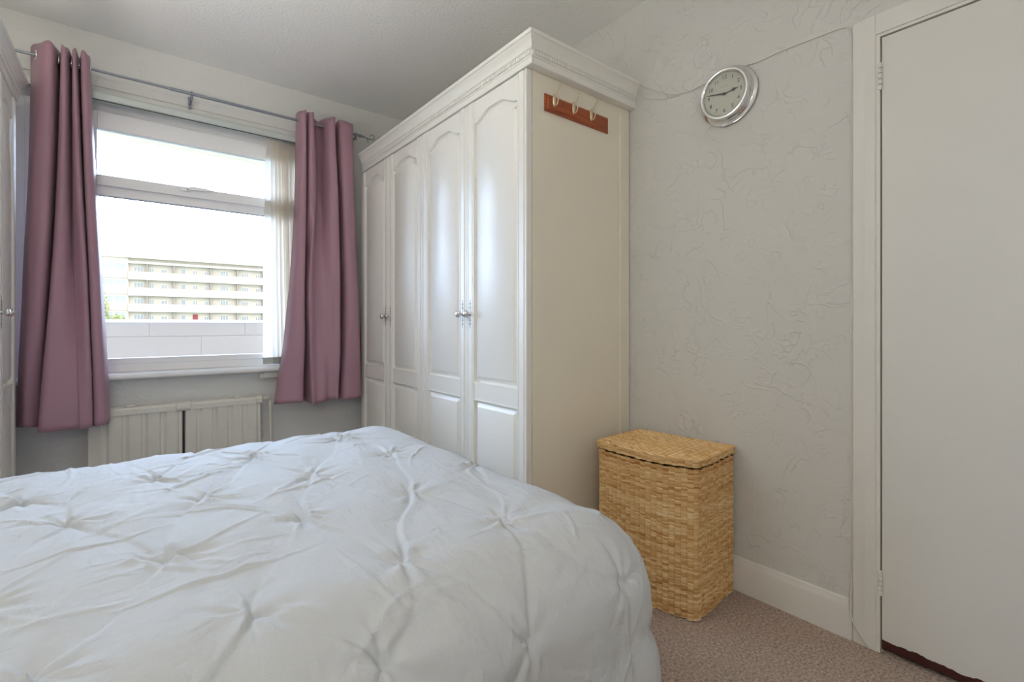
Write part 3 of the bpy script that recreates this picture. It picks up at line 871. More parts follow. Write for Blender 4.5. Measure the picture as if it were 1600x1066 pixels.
# ------------------------------------------------------------------ curtain pole
cp = thing('curtain_pole', 'slim grey metal curtain pole with scroll finial above the window', 'curtain pole', (0.4, 3.22, 2.335))
PY, PZ = 3.212, 2.337
obj('inner_rod', tube(B(), [(-0.55, PY, PZ), (0.20, PY, PZ)], 0.0065, 14), M['pole'], cp, smooth=60)
obj('pole', tube(B(), [(0.175, PY, PZ), (1.235, PY, PZ)], 0.0085, 14), M['pole'], cp, smooth=60)
for bx in (0.276, 1.205):
    bm = B()
    box(bm, bx-0.008, bx+0.008, YB-0.020, YB-0.006, 2.292, 2.357)
    tube(bm, [(bx, YB-0.012, 2.315), (bx, PY+0.03, 2.318), (bx, PY+0.008, 2.322)], 0.006, 8)
    torus(bm, (bx, PY, PZ), (1, 0, 0), 0.0115, 0.004, 18, 6)
    tube(bm, [(bx, PY, 2.326), (bx, PY-0.004, 2.312), (bx, PY-0.004, 2.298)], [0.006, 0.005, 0.003], 8)
    obj('bracket', bm, M['pole'], cp, smooth=50)
bm = B()
tube(bm, [(1.225, PY, PZ), (1.232, PY, PZ), (1.25, PY, PZ), (1.262, PY, PZ)], [0.011, 0.012, 0.007, 0.009], 12)
sp = []
for k in range(26):
    a = -PI/2 + k/25*1.55*PI*1.05; r = 0.019*(1 - 0.35*k/25)
    sp.append((1.318 + r*math.cos(a), PY, 2.346 + 0.004 + r*math.sin(a)))
tube(bm, [(1.26, PY, PZ), (1.28, PY, PZ-0.005), (1.30, PY, PZ-0.007)] + sp, [0.004]*3 + [0.0036 - 0.0016*k/25 for k in range(26)], 8)
tube(bm, [(1.27, PY, PZ-0.002), (1.285, PY, PZ-0.012), (1.292, PY, PZ-0.024), (1.286, PY, PZ-0.031), (1.277, PY, PZ-0.028)], [0.0035, 0.003, 0.003, 0.0025, 0.002], 8)
obj('finial', bm, M['pole'], cp, smooth=60)

# ------------------------------------------------------------------ curtains
def curtain(label, levels, y0, hem, eyelets):
    zs = [l[0] for l in levels]
    cps = [np.array(l[1], float) for l in levels]
    n = len(cps[0]); SUB = 7
    def cat(c):
        out = []
        for i in range(n-1):
            p0, p1, p2, p3 = c[max(i-1, 0)], c[i], c[i+1], c[min(i+2, n-1)]
            for k in range(SUB):
                t = k/SUB
                out.append(0.5*(2*p1 + (p2-p0)*t + (2*p0-5*p1+4*p2-p3)*t*t + (3*p1-p0-3*p2+p3)*t**3))
        out.append(c[-1]); return np.array(out)
    rows = []
    Z0, Z1 = zs[0], zs[-1]; NR = 70
    for r in range(NR+1):
        t = r/NR; z = Z0 + (Z1-Z0)*t
        j = 0
        while j < len(zs)-2 and z < zs[j+1]: j += 1
        s = (z - zs[j])/(zs[j+1]-zs[j])
        # cubic hermite through neighbouring levels keeps the folds flowing
        m0 = (cps[j+1]-cps[max(j-1, 0)])/2; m1 = (cps[min(j+2, len(cps)-1)]-cps[j])/2
        h = (2*s**3-3*s*s+1), (s**3-2*s*s+s), (-2*s**3+3*s*s), (s**3-s*s)
        c = h[0]*cps[j] + h[1]*m0 + h[2]*cps[j+1] + h[3]*m1
        c = c.copy(); c[:, 1] = np.where(c[:, 1] < 0, c[:, 1]*1.35, c[:, 1]*1.2) - 0.035*t**2
        P = cat(c)
        u = np.linspace(0, 1, len(P))
        zz = z + (hem(u) * max(0, (t-0.6)/0.4)**2 if hem is not None else 0)
        wob = 0.0035*np.sin(9*u + 7*t*3.0) * t + 0.002*np.sin(31*u + 11*t)
        zz = zz + (0.006*np.sin(u*60)*(1-t)**12)
        rows.append(np.stack([P[:, 0], y0 + P[:, 1] + wob, zz + 0*u], 1))
    V = np.concatenate(rows); w = len(rows[0])
    F = [(r*w+i, r*w+i+1, (r+1)*w+i+1, (r+1)*w+i) for r in range(NR) for i in range(w-1)]
    ct = thing('curtain', label, 'curtain', (float(V[:, 0].mean()), y0, float(Z1)), 'mauve eyelet curtains')
    o = npobj('fabric', V, F, M['curtain'], ct)
    m = o.modifiers.new('cloth', 'SOLIDIFY'); m.thickness = 0.0022; m.offset = 0
    for ex in eyelets:
        obj('eyelet', torus(B(), (ex, PY, PZ), (1, 0.25, 0), 0.0205, 0.0042), M['chrome'], ct, smooth=60)
    return ct

Lc = [(2.392, [(-.368,.045),(-.322,-.030),(-.28,-.040),(-.262,.045),(-.252,-.035),(-.232,-.040),(-.219,.045),(-.212,-.035),(-.2,-.040),(-.19,.04),(-.18,-.038),(-.158,-.03),(-.15,.02)]),
      (1.85, [(-.372,.03),(-.345,-.038),(-.290,-.045),(-.274,.048),(-.262,-.04),(-.236,-.045),(-.216,.030),(-.210,-.035),(-.185,-.043),(-.176,.045),(-.168,-.038),(-.138,-.03),(-.13,.02)]),
      (1.3, [(-.391,.03),(-.362,-.035),(-.308,-.040),(-.294,.05),(-.282,-.045),(-.24,-.045),(-.215,-.005),(-.204,-.015),(-.163,-.04),(-.155,.05),(-.148,-.035),(-.115,-.03),(-.103,.02)]),
      (0.553, [(-.410,.03),(-.375,-.015),(-.336,.005),(-.322,.05),(-.324,-.050),(-.26,-.052),(-.19,-.048),(-.18,-.055),(-.140,-.045),(-.134,.04),(-.129,-.03),(-.09,-.03),(-.073,.02)])]
Rc = [(2.385, [(.832,.03),(.842,-.04),(.868,-.045),(.876,.05),(.886,-.045),(.912,-.045),(.925,.03),(.955,.035),(.985,.030),(1.01,-.040),(1.045,-.045),(1.056,.045),(1.072,.05),(1.082,-.035),(1.160,-.04),(1.175,.02)]),
      (1.85, [(.822,.03),(.832,-.04),(.868,-.045),(.876,.05),(.886,-.045),(.926,-.045),(.94,.02),(.985,.020),(1.0,-.02),(1.02,-.045),(1.066,-.045),(1.072,.05),(1.096,.05),(1.104,-.035),(1.172,-.04),(1.190,.02)]),
      (1.3, [(.790,.03),(.800,-.03),(.855,-.045),(.862,.05),(.877,.05),(.884,-.04),(.93,-.025),(.97,-.020),(1.0,-.03),(1.03,-.045),(1.075,-.045),(1.083,.05),(1.112,.05),(1.12,-.035),(1.19,-.04),(1.209,.02)]),
      (0.9, [(.748,.03),(.765,-.03),(.850,-.045),(.858,.05),(.880,.05),(.888,-.04),(.93,-.03),(.97,-.03),(1.0,-.035),(1.03,-.045),(1.070,-.045),(1.078,.05),(1.103,.05),(1.112,-.035),(1.20,-.04),(1.220,.02)]),
      (0.567, [(.695,.02),(.72,-.025),(.835,-.045),(.850,.05),(.885,.05),(.893,-.045),(.93,-.035),(.97,-.045),(1.0,-.035),(1.03,-.045),(1.056,-.045),(1.064,.05),(1.085,.05),(1.095,-.03),(1.2,-.035),(1.231,.02)])]
curtain('mauve eyelet curtain hanging beside the left-hand wardrobe, longer of the two', Lc, PY, lambda u: 0.022*np.exp(-((u-0.08)/0.16)**2) + 0.008*np.exp(-((u-1)/0.08)**2), (-.345, -.268, -.255, -.222, -.195, -.153))
curtain('mauve eyelet curtain hanging between the blind slats and the right-hand wardrobe', Rc, PY, lambda u: 0.010*np.sin(u*13) + 0.012*(u > 0.7) * (u-0.7)/0.3, (.838, .873, .881, .919, 1.0, 1.052, 1.080))

# ------------------------------------------------------------------ vertical blind
vb = thing('vertical_blind', 'cream vertical blind drawn back to the right end of its headrail', 'blind', (0.3, 3.30, 0.81))
bm = B(); prism(bm, [(3.282, 2.216), (3.322, 2.216), (3.326, 2.222), (3.326, 2.258), (3.280, 2.258), (3.278, 2.250), (3.278, 2.222)], 'x', WX0+0.01, WX1-0.01)
hr = obj('headrail', bm, M['aluminium'], vb, bevel=0.001)
bm = B(); box(bm, WX0+0.01, WX1-0.01, 3.2785, 3.283, 2.2125, 2.2165)
obj('rail_slot', bm, M['dark'], hr)
def vane(cx, ang, tw, dx):
    """one slat: width .089, turned by ang at the top and by ang+tw at the foot, which swings out by dx"""
    V, F = [], []
    NR, NC = 24, 6
    for r in range(NR+1):
        t = r/NR; z = 2.205 - t*(2.205-0.822)
        a = ang + tw*min(1, t*1.6)
        wd = 0.089*(0.55 + 0.45*min(1, t*14)) if t < 0.07 else 0.089
        for c in range(NC+1):
            s = (c/NC-0.5)
            bow = 0.006*(1-4*s*s)
            V.append((cx + dx*t + s*wd*math.cos(a) - bow*math.sin(a), 3.298 + s*wd*math.sin(a) + bow*math.cos(a), z))
    for r in range(NR):
        for c in range(NC):
            i = r*(NC+1)+c; F.append((i, i+1, i+NC+2, i+NC+1))
    o = npobj('vane', V, F, M['vane'], vb)
    a = ang + tw
    bm = B()
    mat = Matrix.Translation((cx+dx, 3.298, 0.822)) @ Matrix.Rotation(a, 4, 'Z')
    b2 = box(B(), -0.044, 0.044, -0.002, 0.003, -0.014, 0.026); box(b2, -0.047, 0.047, -0.0025, 0.0035, 0.018, 0.027)
    b2.transform(mat); me = bpy.data.meshes.new('t'); b2.to_mesh(me); b2.free(); bm.from_mesh(me); bpy.data.meshes.remove(me)
    obj('weight', bm, M['weight'], o)
    return o
for cxv, ang, tw, dx in ((0.700, 0.62, -0.42, -0.005), (0.722, 0.75, -0.15, 0.018), (0.742, 0.85, -0.15, 0.022), (0.758, 0.95, -0.1, 0.024), (0.774, 1.0, 0.0, 0.026), (0.790, 0.9, 0.0, 0.026),
                         (0.812, 0.7, 0.0, 0.020), (0.842, 0.45, 0.1, 0.010), (0.885, 0.30, 0.1, 0.0), (0.930, 0.30, 0.1, 0.0)):
    vane(cxv, ang, tw, dx)

# ------------------------------------------------------------------ box under sill
jb = thing('plastic_box', 'small cream plastic box fixed to wall beneath the right end of window sill', 'box', (0.70, YB, 0.72))
obj('body', box(B(), 0.655, 0.76, YB-0.045, YB-0.0, 0.722, 0.760), M['plastic'], jb, bevel=0.004)
obj('end_cap', box(B(), 0.632, 0.6545, YB-0.043, YB-0.0, 0.719, 0.757), M['plastic'], jb, bevel=0.004)

# ------------------------------------------------------------------ radiator
rd = thing('radiator', 'old cream panel radiator with flaking paint under the window', 'radiator', (0.24, 3.27, 0.12))
RX0, RX1, RYF = -0.165, 0.632, 3.245
def rad_panel(x0, x1):
    pitch = (x1-x0)/round((x1-x0)/0.079); n = round((x1-x0)/pitch)
    poly = [(x0, RYF+0.03)]
    for i in range(n):
        a = x0 + i*pitch
        poly += [(a+0.002, RYF+0.004), (a+0.007, RYF), (a+pitch-0.024, RYF), (a+pitch-0.019, RYF+0.009), (a+pitch-0.006, RYF+0.009)]
    poly += [(x1-0.002, RYF+0.004), (x1, RYF+0.03)]
    bm = B(); prism(bm, poly, 'z', 0.14, 0.578); return bm
obj('panel', rad_panel(RX0, 0.238), M['rad'], rd, bevel=0.0015)
obj('panel', rad_panel(0.2475, RX1), M['rad'], rd, bevel=0.0015)
bm = B()
prism(bm, [(RYF-0.004, 0.576), (RYF-0.004, 0.603), (RYF+0.004, 0.615), (RYF+0.05, 0.617), (RYF+0.055, 0.61), (RYF+0.055, 0.576)], 'x', RX0-0.004, RX1+0.002)
obj('top_rail', bm, M['rad'], rd, bevel=0.0015)
for a, b_ in ((0.205, 0.277), (0.602, RX1+0.008)):
    bm = B(); prism(bm, [(RYF-0.008, 0.580), (RYF-0.011, 0.590), (RYF-0.010, 0.606), (RYF, 0.620), (RYF+0.055, 0.622), (RYF+0.055, 0.574), (RYF+0.0, 0.572)], 'x', a, b_)
    obj('joint_cap', bm, M['rad'], rd, bevel=0.005)
obj('joint_tube', tube(B(), [(0.243, RYF+0.02, 0.16), (0.243, RYF+0.02, 0.575)], 0.0045, 8), M['dark'], rd)
for cx_ in (0.008, 0.505):
    obj('grille_clip', box(B(), cx_-0.016, cx_+0.018, RYF+0.0, RYF+0.022, 0.617, 0.628), M['plastic'], rd, bevel=0.003)
obj('back_panel', box(B(), RX0+0.03, RX1-0.02, YB-0.03, YB-0.012, 0.15, 0.57), M['rad'], rd)
for cx_ in (0.02, 0.50):
    obj('wall_bracket', box(B(), cx_, cx_+0.03, RYF+0.03, YB, 0.20, 0.24), M['rad'], rd)
bm = B(); tube(bm, [(RX1, RYF+0.025, 0.598), (RX1+0.02, RYF+0.025, 0.598)], 0.009, 12)
tube(bm, [(RX1+0.02, RYF+0.025, 0.598), (RX1+0.034, RYF+0.025, 0.598)], 0.015, 6)
tube(bm, [(RX1+0.034, RYF+0.025, 0.598), (RX1+0.048, RYF+0.025, 0.596), (RX1+0.056, RYF+0.025, 0.588), (RX1+0.058, RYF+0.025, 0.575)], 0.010, 12)
tube(bm, [(RX1+0.058, RYF+0.025, 0.578), (RX1+0.058, RYF+0.025, 0.562)], 0.014, 6)
ball(bm, (RX1+0.045, RYF+0.012, 0.604), 0.010)
obj('valve', bm, M['plastic'], rd, smooth=40)
obj('pipe', tube(B(), [(RX1+0.058, RYF+0.025, 0.565), (RX1+0.058, RYF+0.025, 0.0)], 0.0085, 12), M['plastic'], rd, smooth=60)

# ------------------------------------------------------------------ bed
bed = thing('bed', 'double divan bed beneath the white duvet', 'bed', (-0.02, 1.48, 0))
obj('base', box(B(), -0.98, 0.86, 0.88, 2.06, 0.05, 0.30), M['divan'], bed, bevel=0.02)
obj('mattress', box(B(), -0.98, 0.87, 0.87, 2.07, 0.302, 0.515), M['mattress'], bed, bevel=0.04)
for fx in (-0.9, 0.78):
    for fy in (0.96, 1.98):
        obj('castor', tube(B(), [(fx, fy, 0), (fx, fy, 0.06)], 0.025, 12), M['dark'], bed)

def build_duvet():
    xe, y0, y1, zt = 0.852, 0.868, 2.075, 0.590
    R, RX, Ld = 0.176, 0.205, 0.60
    xs = np.concatenate([np.linspace(-0.98, -0.46, 40)[:-1], np.arange(-0.46, xe + Ld + 1e-6, 0.0042)])
    ys = np.arange(y0 - Ld, y1 + 0.36 + 1e-6, 0.0042)
    A, Bq = np.meshgrid(xs, ys)
    da = np.maximum(A - xe, 0); dn = np.maximum(y0 - Bq, 0); df = np.maximum(Bq - y1, 0)
    db = np.where(dn > 0, -dn, df)
    d = np.maximum(da, np.abs(db))
    ln = np.sqrt(da**2 + db**2) + 1e-12
    nx, ny = da/ln, db/ln
    px, py = np.minimum(A, xe), np.clip(Bq, y0, y1)
    th = np.minimum(d/R, PI/2*0.93)
    rest = np.maximum(d - R*PI/2*0.93, 0)
    tilt = math.cos(PI/2*0.93)
    sm = np.clip(rest/0.24, 0, 1); h = RX*np.sin(th) + 0.012*sm*sm*(3-2*sm) - 0.085*np.clip((rest-0.15)/0.25, 0, 1)**2
    z = zt - R*(1-np.cos(th)) - rest*0.985
    per = np.arctan2(ny, nx) * 0.35 + np.where(np.abs(ny) > 0.5, A*np.sign(-ny)*1.0, 0) + np.where(nx > 0.5, Bq*1.0, 0)
    fall = np.clip((d-0.10)/0.35, 0, 1)
    fold = 0.014*np.sin(A*17+0.6)*(np.abs(db) > 0) + 0.012*np.sin(Bq*15+1.0)*(da > 0)
    corner = (da > 0) & (np.abs(db) > 0)
    ang = np.arctan2(np.abs(db), da)
    fold = np.where(corner, 0.020*np.sin(ang*6.5+0.4)+0.004, fold)
    h = h + fold*fall**1.3 - np.where(corner, 0.014*np.exp(-((rest-0.09)/0.028)**2)*np.sin(np.clip(ang/(PI/2), 0, 1)*PI), 0)
    X = px + nx*h; Y = py + ny*h; Z = z + 0.0*h
    P = np.stack([X, Y, Z], -1)
    # ---- quilting: pinch points and creases in cloth coordinates
    rows = {'A': [(-.78,1.80),(-.5,1.80),(-.22,1.81),(.06,1.82),(.35,1.91),(.68,2.0)],
            'B': [(-.68,1.53),(-.40,1.53),(-.11,1.55),(.166,1.535),(.447,1.56),(.746,1.645)],
            'C': [(-.5,1.18),(-.21,1.18),(.066,1.19),(.336,1.235),(.614,1.22),(.90,1.35)],
            'D': [(-.66,.88),(-.38,.88),(-.107,.895),(.155,.875),(.429,.893),(.707,.925)],
            'E': [(-.52,.60),(-.25,.60),(.03,.64),(.313,.715),(.58,.645),(.86,.66)],
            'F': [(-.4,.36),(-.1,.36),(.17,.38),(.45,.38),(.72,.40)]}
    seq = 'ABCDEF'
    links = []
    for a, b in zip(seq, seq[1:]):
        for p in rows[a]:
            c = sorted(rows[b], key=lambda q: abs(q[0]-p[0]))[:2]
            for q in c:
                if abs(q[0]-p[0]) < 0.30: links.append((p, q))
    far = [(-.36,2.2),(-.08,2.2),(.2,2.22),(.52,2.27),(.8,2.3)]
    for p in rows['A']:
        for q in sorted(far, key=lambda q: abs(q[0]-p[0]))[:2]: links.append((p, q))
    side = [(1.02,1.72),(1.08,1.22),(1.06,.86)]
    links += [(rows['A'][5], side[0]), (rows['B'][5], side[0]), (rows['C'][5], side[1]), (rows['B'][5], side[1]), (rows['D'][5], side[2]), (rows['C'][5], side[2])]
    H = np.zeros_like(A); near = np.full(A.shape, 1.0)
    r2 = np.random.default_rng(5)
    for k, (p, q) in enumerate(links):
        p, q = np.array(p), np.array(q); t = q - p; L = np.linalg.norm(t); t = t/L; n = np.array([-t[1], t[0]])
        bend = r2.uniform(-0.035, 0.035); amp = r2.uniform(0.35, 1.15); sg = 1 if r2.random() < 0.6 else -1
        lo, hi = np.minimum(p, q)-0.13, np.maximum(p, q)+0.13
        ii = np.where((A > lo[0]) & (A < hi[0]) & (Bq > lo[1]) & (Bq < hi[1]))
        a, b = A[ii]-p[0], Bq[ii]-p[1]
        s = (a*t[0] + b*t[1])/L; w = a*n[0] + b*n[1]
        sc_ = np.clip(s, 0, 1)
        w = w - bend*np.sin(PI*sc_) - 0.006*np.sin(9*sc_+k)
        along = np.where(s < 0, -s*L, np.where(s > 1, (s-1)*L, 0))
        dist = np.sqrt(w*w + along**2)
        env = amp*(0.22 + 0.78*(np.exp(-(sc_/0.27)**2) + np.exp(-((1-sc_)/0.27)**2)))*np.exp(-(along/0.02)**2)
        wid = 0.0036 + 0.002*np.abs(np.sin(PI*sc_))
        H[ii] += env*(0.0105*sg*np.tanh(w/wid)*np.exp(-np.abs(w)/0.019) - 0.0035*np.exp(-(w/0.006)**2))
        near[ii] = np.minimum(near[ii], dist)
    pts = [p for r in rows.values() for p in r]
    for k, p in enumerate(pts):
        ii = np.where((np.abs(A-p[0]) < 0.17) & (np.abs(Bq-p[1]) < 0.17))
        a, b = A[ii]-p[0], Bq[ii]-p[1]; r = np.hypot(a, b); an = np.arctan2(b, a)
        H[ii] += -0.0085*np.exp(-(r/0.022)**2) + 0.0030*np.sin(an*7 + k*1.7 + 2.0*np.sin(an*2+k))*np.exp(-((r-0.04)/0.05)**2)*(1-np.exp(-(r/0.02)**2))
        # the stitched nub of each pinch
        c, s_ = math.cos(2.0+0.3*k), math.sin(2.0+0.3*k)
        H[ii] += 0.0075*np.exp(-((a*c+b*s_)/0.024)**2 - ((-a*s_+b*c)/0.006)**2)
    H += 0.0095*(1-np.exp(-(near/0.07)**2)) - 0.004
    # soft random wrinkles
    W = np.zeros_like(A)
    for k in range(150):
        c0 = np.array([r2.uniform(-0.6, 1.15), r2.uniform(0.3, 2.3)]); an = r2.uniform(0, PI); L = r2.uniform(0.05, 0.16); wd = r2.uniform(0.004, 0.010)
        ii = np.where((np.abs(A-c0[0]) < 0.3) & (np.abs(Bq-c0[1]) < 0.3))
        a, b = A[ii]-c0[0], Bq[ii]-c0[1]
        u_ = a*math.cos(an)+b*math.sin(an); v_ = -a*math.sin(an)+b*math.cos(an) + 2.0*(u_**2)*r2.uniform(-1, 1)
        W[ii] += r2.uniform(0.0015, 0.0055)*np.exp(-(u_/L)**2)*np.exp(-(v_/wd)**2)
    H += W
    H *= 1 - 0.45*np.clip((d-0.10)/0.15, 0, 1)
    # displace along the base normal
    gu = np.gradient(P, axis=1); gv = np.gradient(P, axis=0)
    Nn = np.cross(gu, gv); Nn /= np.linalg.norm(Nn, axis=-1, keepdims=True) + 1e-12
    P = P + Nn*H[..., None]
    ny_, nx_ = A.shape
    idx = np.arange(ny_*nx_).reshape(ny_, nx_)
    q = np.stack([idx[:-1, :-1], idx[:-1, 1:], idx[1:, 1:], idx[1:, :-1]], -1).reshape(-1, 4)
    me = bpy.data.meshes.new('duvet')
    V = P.reshape(-1, 3)
    me.vertices.add(len(V)); me.vertices.foreach_set('co', V.ravel().astype(np.float32))
    me.loops.add(q.size); me.loops.foreach_set('vertex_index', q.ravel().astype(np.int32))
    me.polygons.add(len(q)); me.polygons.foreach_set('loop_start', np.arange(0, q.size, 4, dtype=np.int32))
    me.update(calc_edges=True); me.validate()
    me.materials.append(M['duvet']); me.shade_smooth()
    o = link_obj('duvet', me, None, (0.0, 1.48, 0.5))
    tag(o, 'white cotton duvet with pinched diamond tufts spread over the bed', 'duvet')
    m = o.modifiers.new('wadding', 'SOLIDIFY'); m.thickness = 0.012; m.offset = -1
    return o
build_duvet()

# ------------------------------------------------------------------ laundry basket
def grid_mesh(name, P, tone, parent, closed_u=False):
    ny_, nx_ = P.shape[:2]
    idx = np.arange(ny_*nx_).reshape(ny_, nx_)
    if closed_u: idx = np.concatenate([idx, idx[:, :1]], 1)
    q = np.stack([idx[:-1, :-1], idx[:-1, 1:], idx[1:, 1:], idx[1:, :-1]], -1).reshape(-1, 4)
    me = bpy.data.meshes.new(name); V = P.reshape(-1, 3)
    me.vertices.add(len(V)); me.vertices.foreach_set('co', V.ravel().astype(np.float32))
    me.loops.add(q.size); me.loops.foreach_set('vertex_index', q.ravel().astype(np.int32))
    me.polygons.add(len(q)); me.polygons.foreach_set('loop_start', np.arange(0, q.size, 4, dtype=np.int32))
    me.update(calc_edges=True)
    at = me.attributes.new('strand_tone', 'FLOAT', 'POINT'); at.data.foreach_set('value', tone.ravel().astype(np.float32))
    me.materials.append(M['straw']); me.shade_smooth()
    return link_obj(name, me, parent)

def basket():
    W, D, Hb = 0.432, 0.318, 0.540
    bulge = 0.032; rc = 0.018
    rot = math.radians(4.6)
    O = np.array([1.563, 0.920])
    ex = np.array([math.cos(rot), math.sin(rot)]); ey = np.array([-math.sin(rot), math.cos(rot)])   # depth, width
    def outline(W, D, off, n):
        """closed rounded outline, front (x=0 side) bowed; returns points and normals, evenly spaced; starts mid back"""
        pts = []
        def arc(cx, cy, a0, a1, k=10):
            for i in range(k+1):
                a = a0 + (a1-a0)*i/k; pts.append((cx + (rc+off)*math.cos(a), cy + (rc+off)*math.sin(a)))
        arc(D-rc, rc, 0, -PI/2)                                     # back near corner
        arc(rc, rc, -PI/2, -PI)                                     # front near corner
        for i in range(1, 40):
            t = i/40; y = rc + (W-2*rc)*t
            pts.append((-off - bulge*math.sin(PI*t), y))
        arc(rc, W-rc, PI, PI/2)
        arc(D-rc, W-rc, PI/2, 0)
        pts = np.array(pts + [pts[0]])
        seg = np.linalg.norm(np.diff(pts, axis=0), axis=1); cum = np.concatenate([[0], np.cumsum(seg)])
        s = np.linspace(0, cum[-1], n, endpoint=False)
        p = np.stack([np.interp(s, cum, pts[:, 0]), np.interp(s, cum, pts[:, 1])], 1)
        t = np.roll(p, -1, 0) - np.roll(p, 1, 0); t /= np.linalg.norm(t, axis=1, keepdims=True)
        nrm = np.stack([-t[:, 1], t[:, 0]], 1)
        c = np.array([D/2, W/2]); sign = np.sign(((p-c)*nrm).sum(1)); nrm = nrm*sign[:, None]
        return p, nrm, cum[-1]
    def world(p, z):
        q = O + p[..., :1]*ex + p[..., 1:]*ey
        return np.concatenate([q, z[..., None]], -1)
    r3 = np.random.default_rng(3)
    def weave(W, D, off, z0, z1, NC, NR, su, sv, amp, taper=0.0):
        nu, nv = NC*su, NR*sv
        p, nrm, L = outline(W, D, off, nu)
        u = (np.arange(nu))/su; v = np.linspace(0, NR, nv+1)
        U, Vv = np.meshgrid(u, v)
        col = np.floor(U).astype(int); fu = U-col
        vo = Vv + 0.5*(col % 2); row = np.floor(vo).astype(int); fv = vo-row
        bump = np.sin(PI*np.clip(fu, 0, 1))**0.5 * np.sin(PI*np.clip(fv, 0, 1))**0.75
        jit = r3.uniform(0.7, 1.15, (NR+3, NC+1)); tones = r3.beta(2.2, 1.8, (NR+3, NC+1))
        rowt = r3.normal(0, 0.13, NR+3)
        tones = np.clip(tones*0.75 + 0.14 + rowt[:, None], 0, 1)
        disp = amp*(bump*jit[row, col] - 0.5)
        # stake columns swell a little
        disp = disp + 0.0010*np.sin(0.9*col + 1.3*np.sin(Vv*0.05))
        z = z0 + (z1-z0)*Vv/NR + 0.0012*np.sin(U*0.55)
        sh = 1 - taper*(1-Vv/NR)
        c = np.array([D/2, W/2])
        q = c + (p[None]-c)*sh[..., None] + nrm[None]*disp[..., None]
        return world(q, z), tones[row, col]
    b = thing('laundry_basket', 'tall woven seagrass laundry basket with lid standing on the carpet', 'basket', (1.72, 1.14, 0.0))
    P, tone = weave(W, D, 0, 0.004, Hb, 66, 88, 6, 4, 0.0078, 0.012)
    grid_mesh('body', P, tone, b, True)
    # lid: rim and bowed top
    P, tone = weave(W+0.006, D+0.006, 0.003, 0.546, 0.571, 64, 5, 6, 4, 0.0065)
    lid = grid_mesh('lid', P, tone, b, True)
    n = 66*3
    NRs, sv = 46, 4
    p, nrm, L = outline(W+0.006, D+0.006, 0.002, 400)
    # top of lid: rows run across the width; map from a square grid clipped to the outline extents
    gy = np.linspace(0.0, 1.0, 19*6+1); gx = np.linspace(0.0, 1.0, NRs*sv+1)
    GY, GX = np.meshgrid(gy, gx)
    Wt, Dt = W+0.008, D+0.008
    ypos = GY*Wt; fr = -bulge*np.sin(PI*np.clip((ypos-rc)/(Wt-2*rc), 0, 1))
    xpos = fr + GX*(Dt-fr)
    U, Vv = GY*19, GX*NRs
    col = np.minimum(np.floor(U).astype(int), 18); fu = U-col
    vo = Vv + 0.5*(col % 2); row = np.floor(vo).astype(int); fv = vo-row
    bump = np.sin(PI*np.clip(fu, 0, 1))**0.5 * np.sin(PI*np.clip(fv, 0, 1))**0.75
    tones = np.clip(r3.beta(2.2, 1.8, (NRs+2, 20))*0.7+0.18 + r3.normal(0, 0.1, NRs+2)[:, None], 0, 1)
    edge = np.minimum(np.minimum(GY, 1-GY)*Wt, np.minimum(GX, 1-GX)*Dt)
    z = 0.5715 + 0.004*(1-np.exp(-edge/0.02)) + 0.0058*(bump-0.4)*np.clip(edge/0.004, 0, 1) - 0.003*np.exp(-edge/0.004)
    q = np.stack([xpos-0.004, ypos-0.004], -1)
    grid_mesh('lid_top', world(q, z), tones[row, col], lid)
    bm = B(); pp, _, _ = outline(W-0.012, D-0.012, 0, 60)
    pw = world(pp + 0.006, np.full(60, 0.012)); bm.faces.new([bm.verts.new(x) for x in pw])
    pw = world(pp + 0.006, np.full(60, 0.541)); bm.faces.new([bm.verts.new(x) for x in pw])
    obj('lining', bm, simple('basket_inside', (0.20, 0.11, 0.045), 0.9), b)
    bm = B(); q0 = world(np.array([[-0.012, 0.040], [-0.012, 0.041]]), np.array([0.545, 0.522]))
    tube(bm, [tuple(q0[0]), tuple((q0[0]+q0[1])/2 - np.array([0.004, 0, 0])), tuple(q0[1])], 0.0012, 6)
    obj('tie', bm, simple('pale_straw_tie', (0.75, 0.65, 0.45), 0.6), b)
basket()

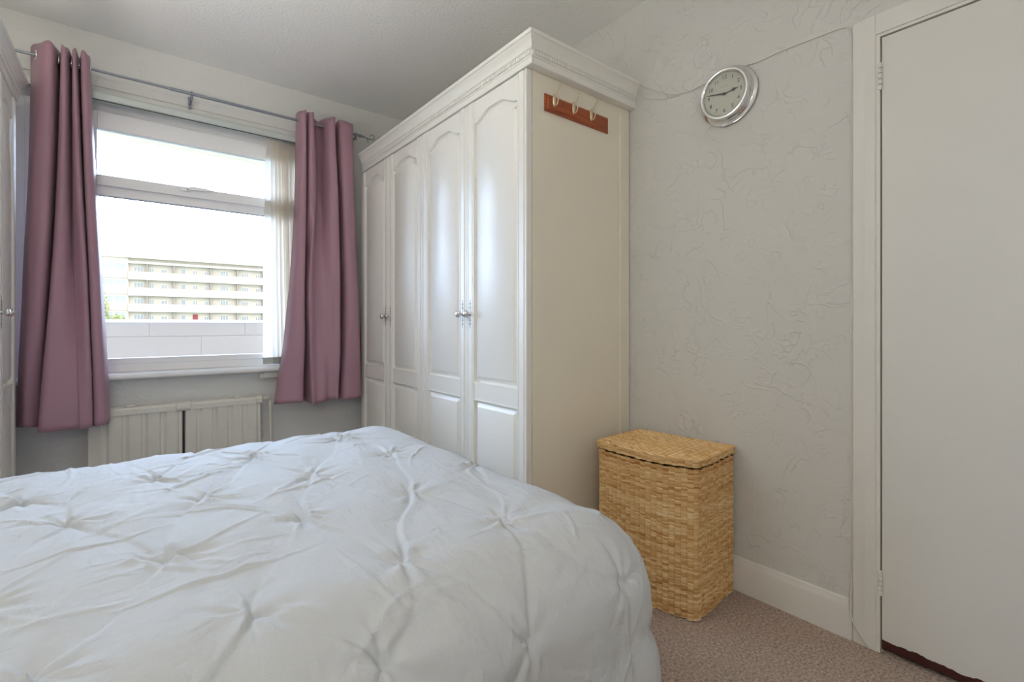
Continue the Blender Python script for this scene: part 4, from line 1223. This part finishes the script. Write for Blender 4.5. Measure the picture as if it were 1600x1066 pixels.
# ------------------------------------------------------------------ added fill lights, out of frame, to brighten the room
LX_, LY_ = 0.40, 1.42
lp = thing('pendant_lamp', 'opal glass globe pendant lamp hanging from ceiling', 'lamp', (LX_, LY_, 2.05))  # invented pendant, fills the room from above
bm = B(); ball(bm, (LX_, LY_, 2.18), 0.13, seg=32); obj('lamp_shade', bm, M['lamp'], lp, smooth=180)
bm = B(); tube(bm, [(LX_, LY_, 2.30), (LX_, LY_, 2.56)], 0.004, 8); obj('flex', bm, M['cable'], lp)
bm = B(); lathe(bm, [(0, 0), (0.045, 0), (0.04, -0.02), (0.01, -0.03), (0, -0.03)], (LX_, LY_, ZC), (0, 0, 1), 24); obj('ceiling_rose', bm, M['plastic'], lp, smooth=40)
wl = thing('wall_lamp', 'opal globe wall lamp on the wall facing the window', 'lamp', (-0.68, YF, 1.85))  # invented globe behind the camera, frontal fill
bm = B(); ball(bm, (-0.68, YF+0.24, 1.9), 0.17, seg=32); obj('lamp_shade', bm, M['wall_lamp'], wl, smooth=180)
bm = B(); tube(bm, [(-0.68, YF+0.01, 1.72), (-0.68, YF+0.12, 1.70), (-0.68, YF+0.22, 1.71), (-0.68, YF+0.24, 1.735)], 0.009, 8); obj('arm', bm, M['chrome'], wl, smooth=60)
bm = B(); lathe(bm, [(0, 0), (0.05, 0), (0.048, 0.012), (0.012, 0.02), (0, 0.02)], (-0.68, YF, 1.72), (0, 1, 0), 24); obj('wall_plate', bm, M['chrome'], wl, smooth=40)
UY = 1.80
bl = thing('wall_lamp', 'white plaster bowl uplighter on the wall above the head of the bed', 'lamp', (XL, UY, 1.5))  # invented uplighter, lifts the ceiling and its bounce
bm = B(); lathe(bm, [(0, -0.10), (0.05, -0.095), (0.10, -0.075), (0.14, -0.04), (0.165, 0.0), (0.17, 0.02), (0.163, 0.02), (0.155, 0.0), (0.15, -0.005)], (XL+0.22, UY, 1.62), (0, 0, 1), 40)
obj('bowl', bm, M['gloss_white'], bl, smooth=50)
bm = B(); lathe(bm, [(0, 0.0), (0.154, 0.0)], (XL+0.22, UY, 1.622), (0, 0, 1), 40); obj('diffuser', bm, M['bed_lamp'], bl)
bm = B(); box(bm, XL, XL+0.08, UY-0.03, UY+0.03, 1.54, 1.60); obj('bracket', bm, M['gloss_white'], bl, bevel=0.004)
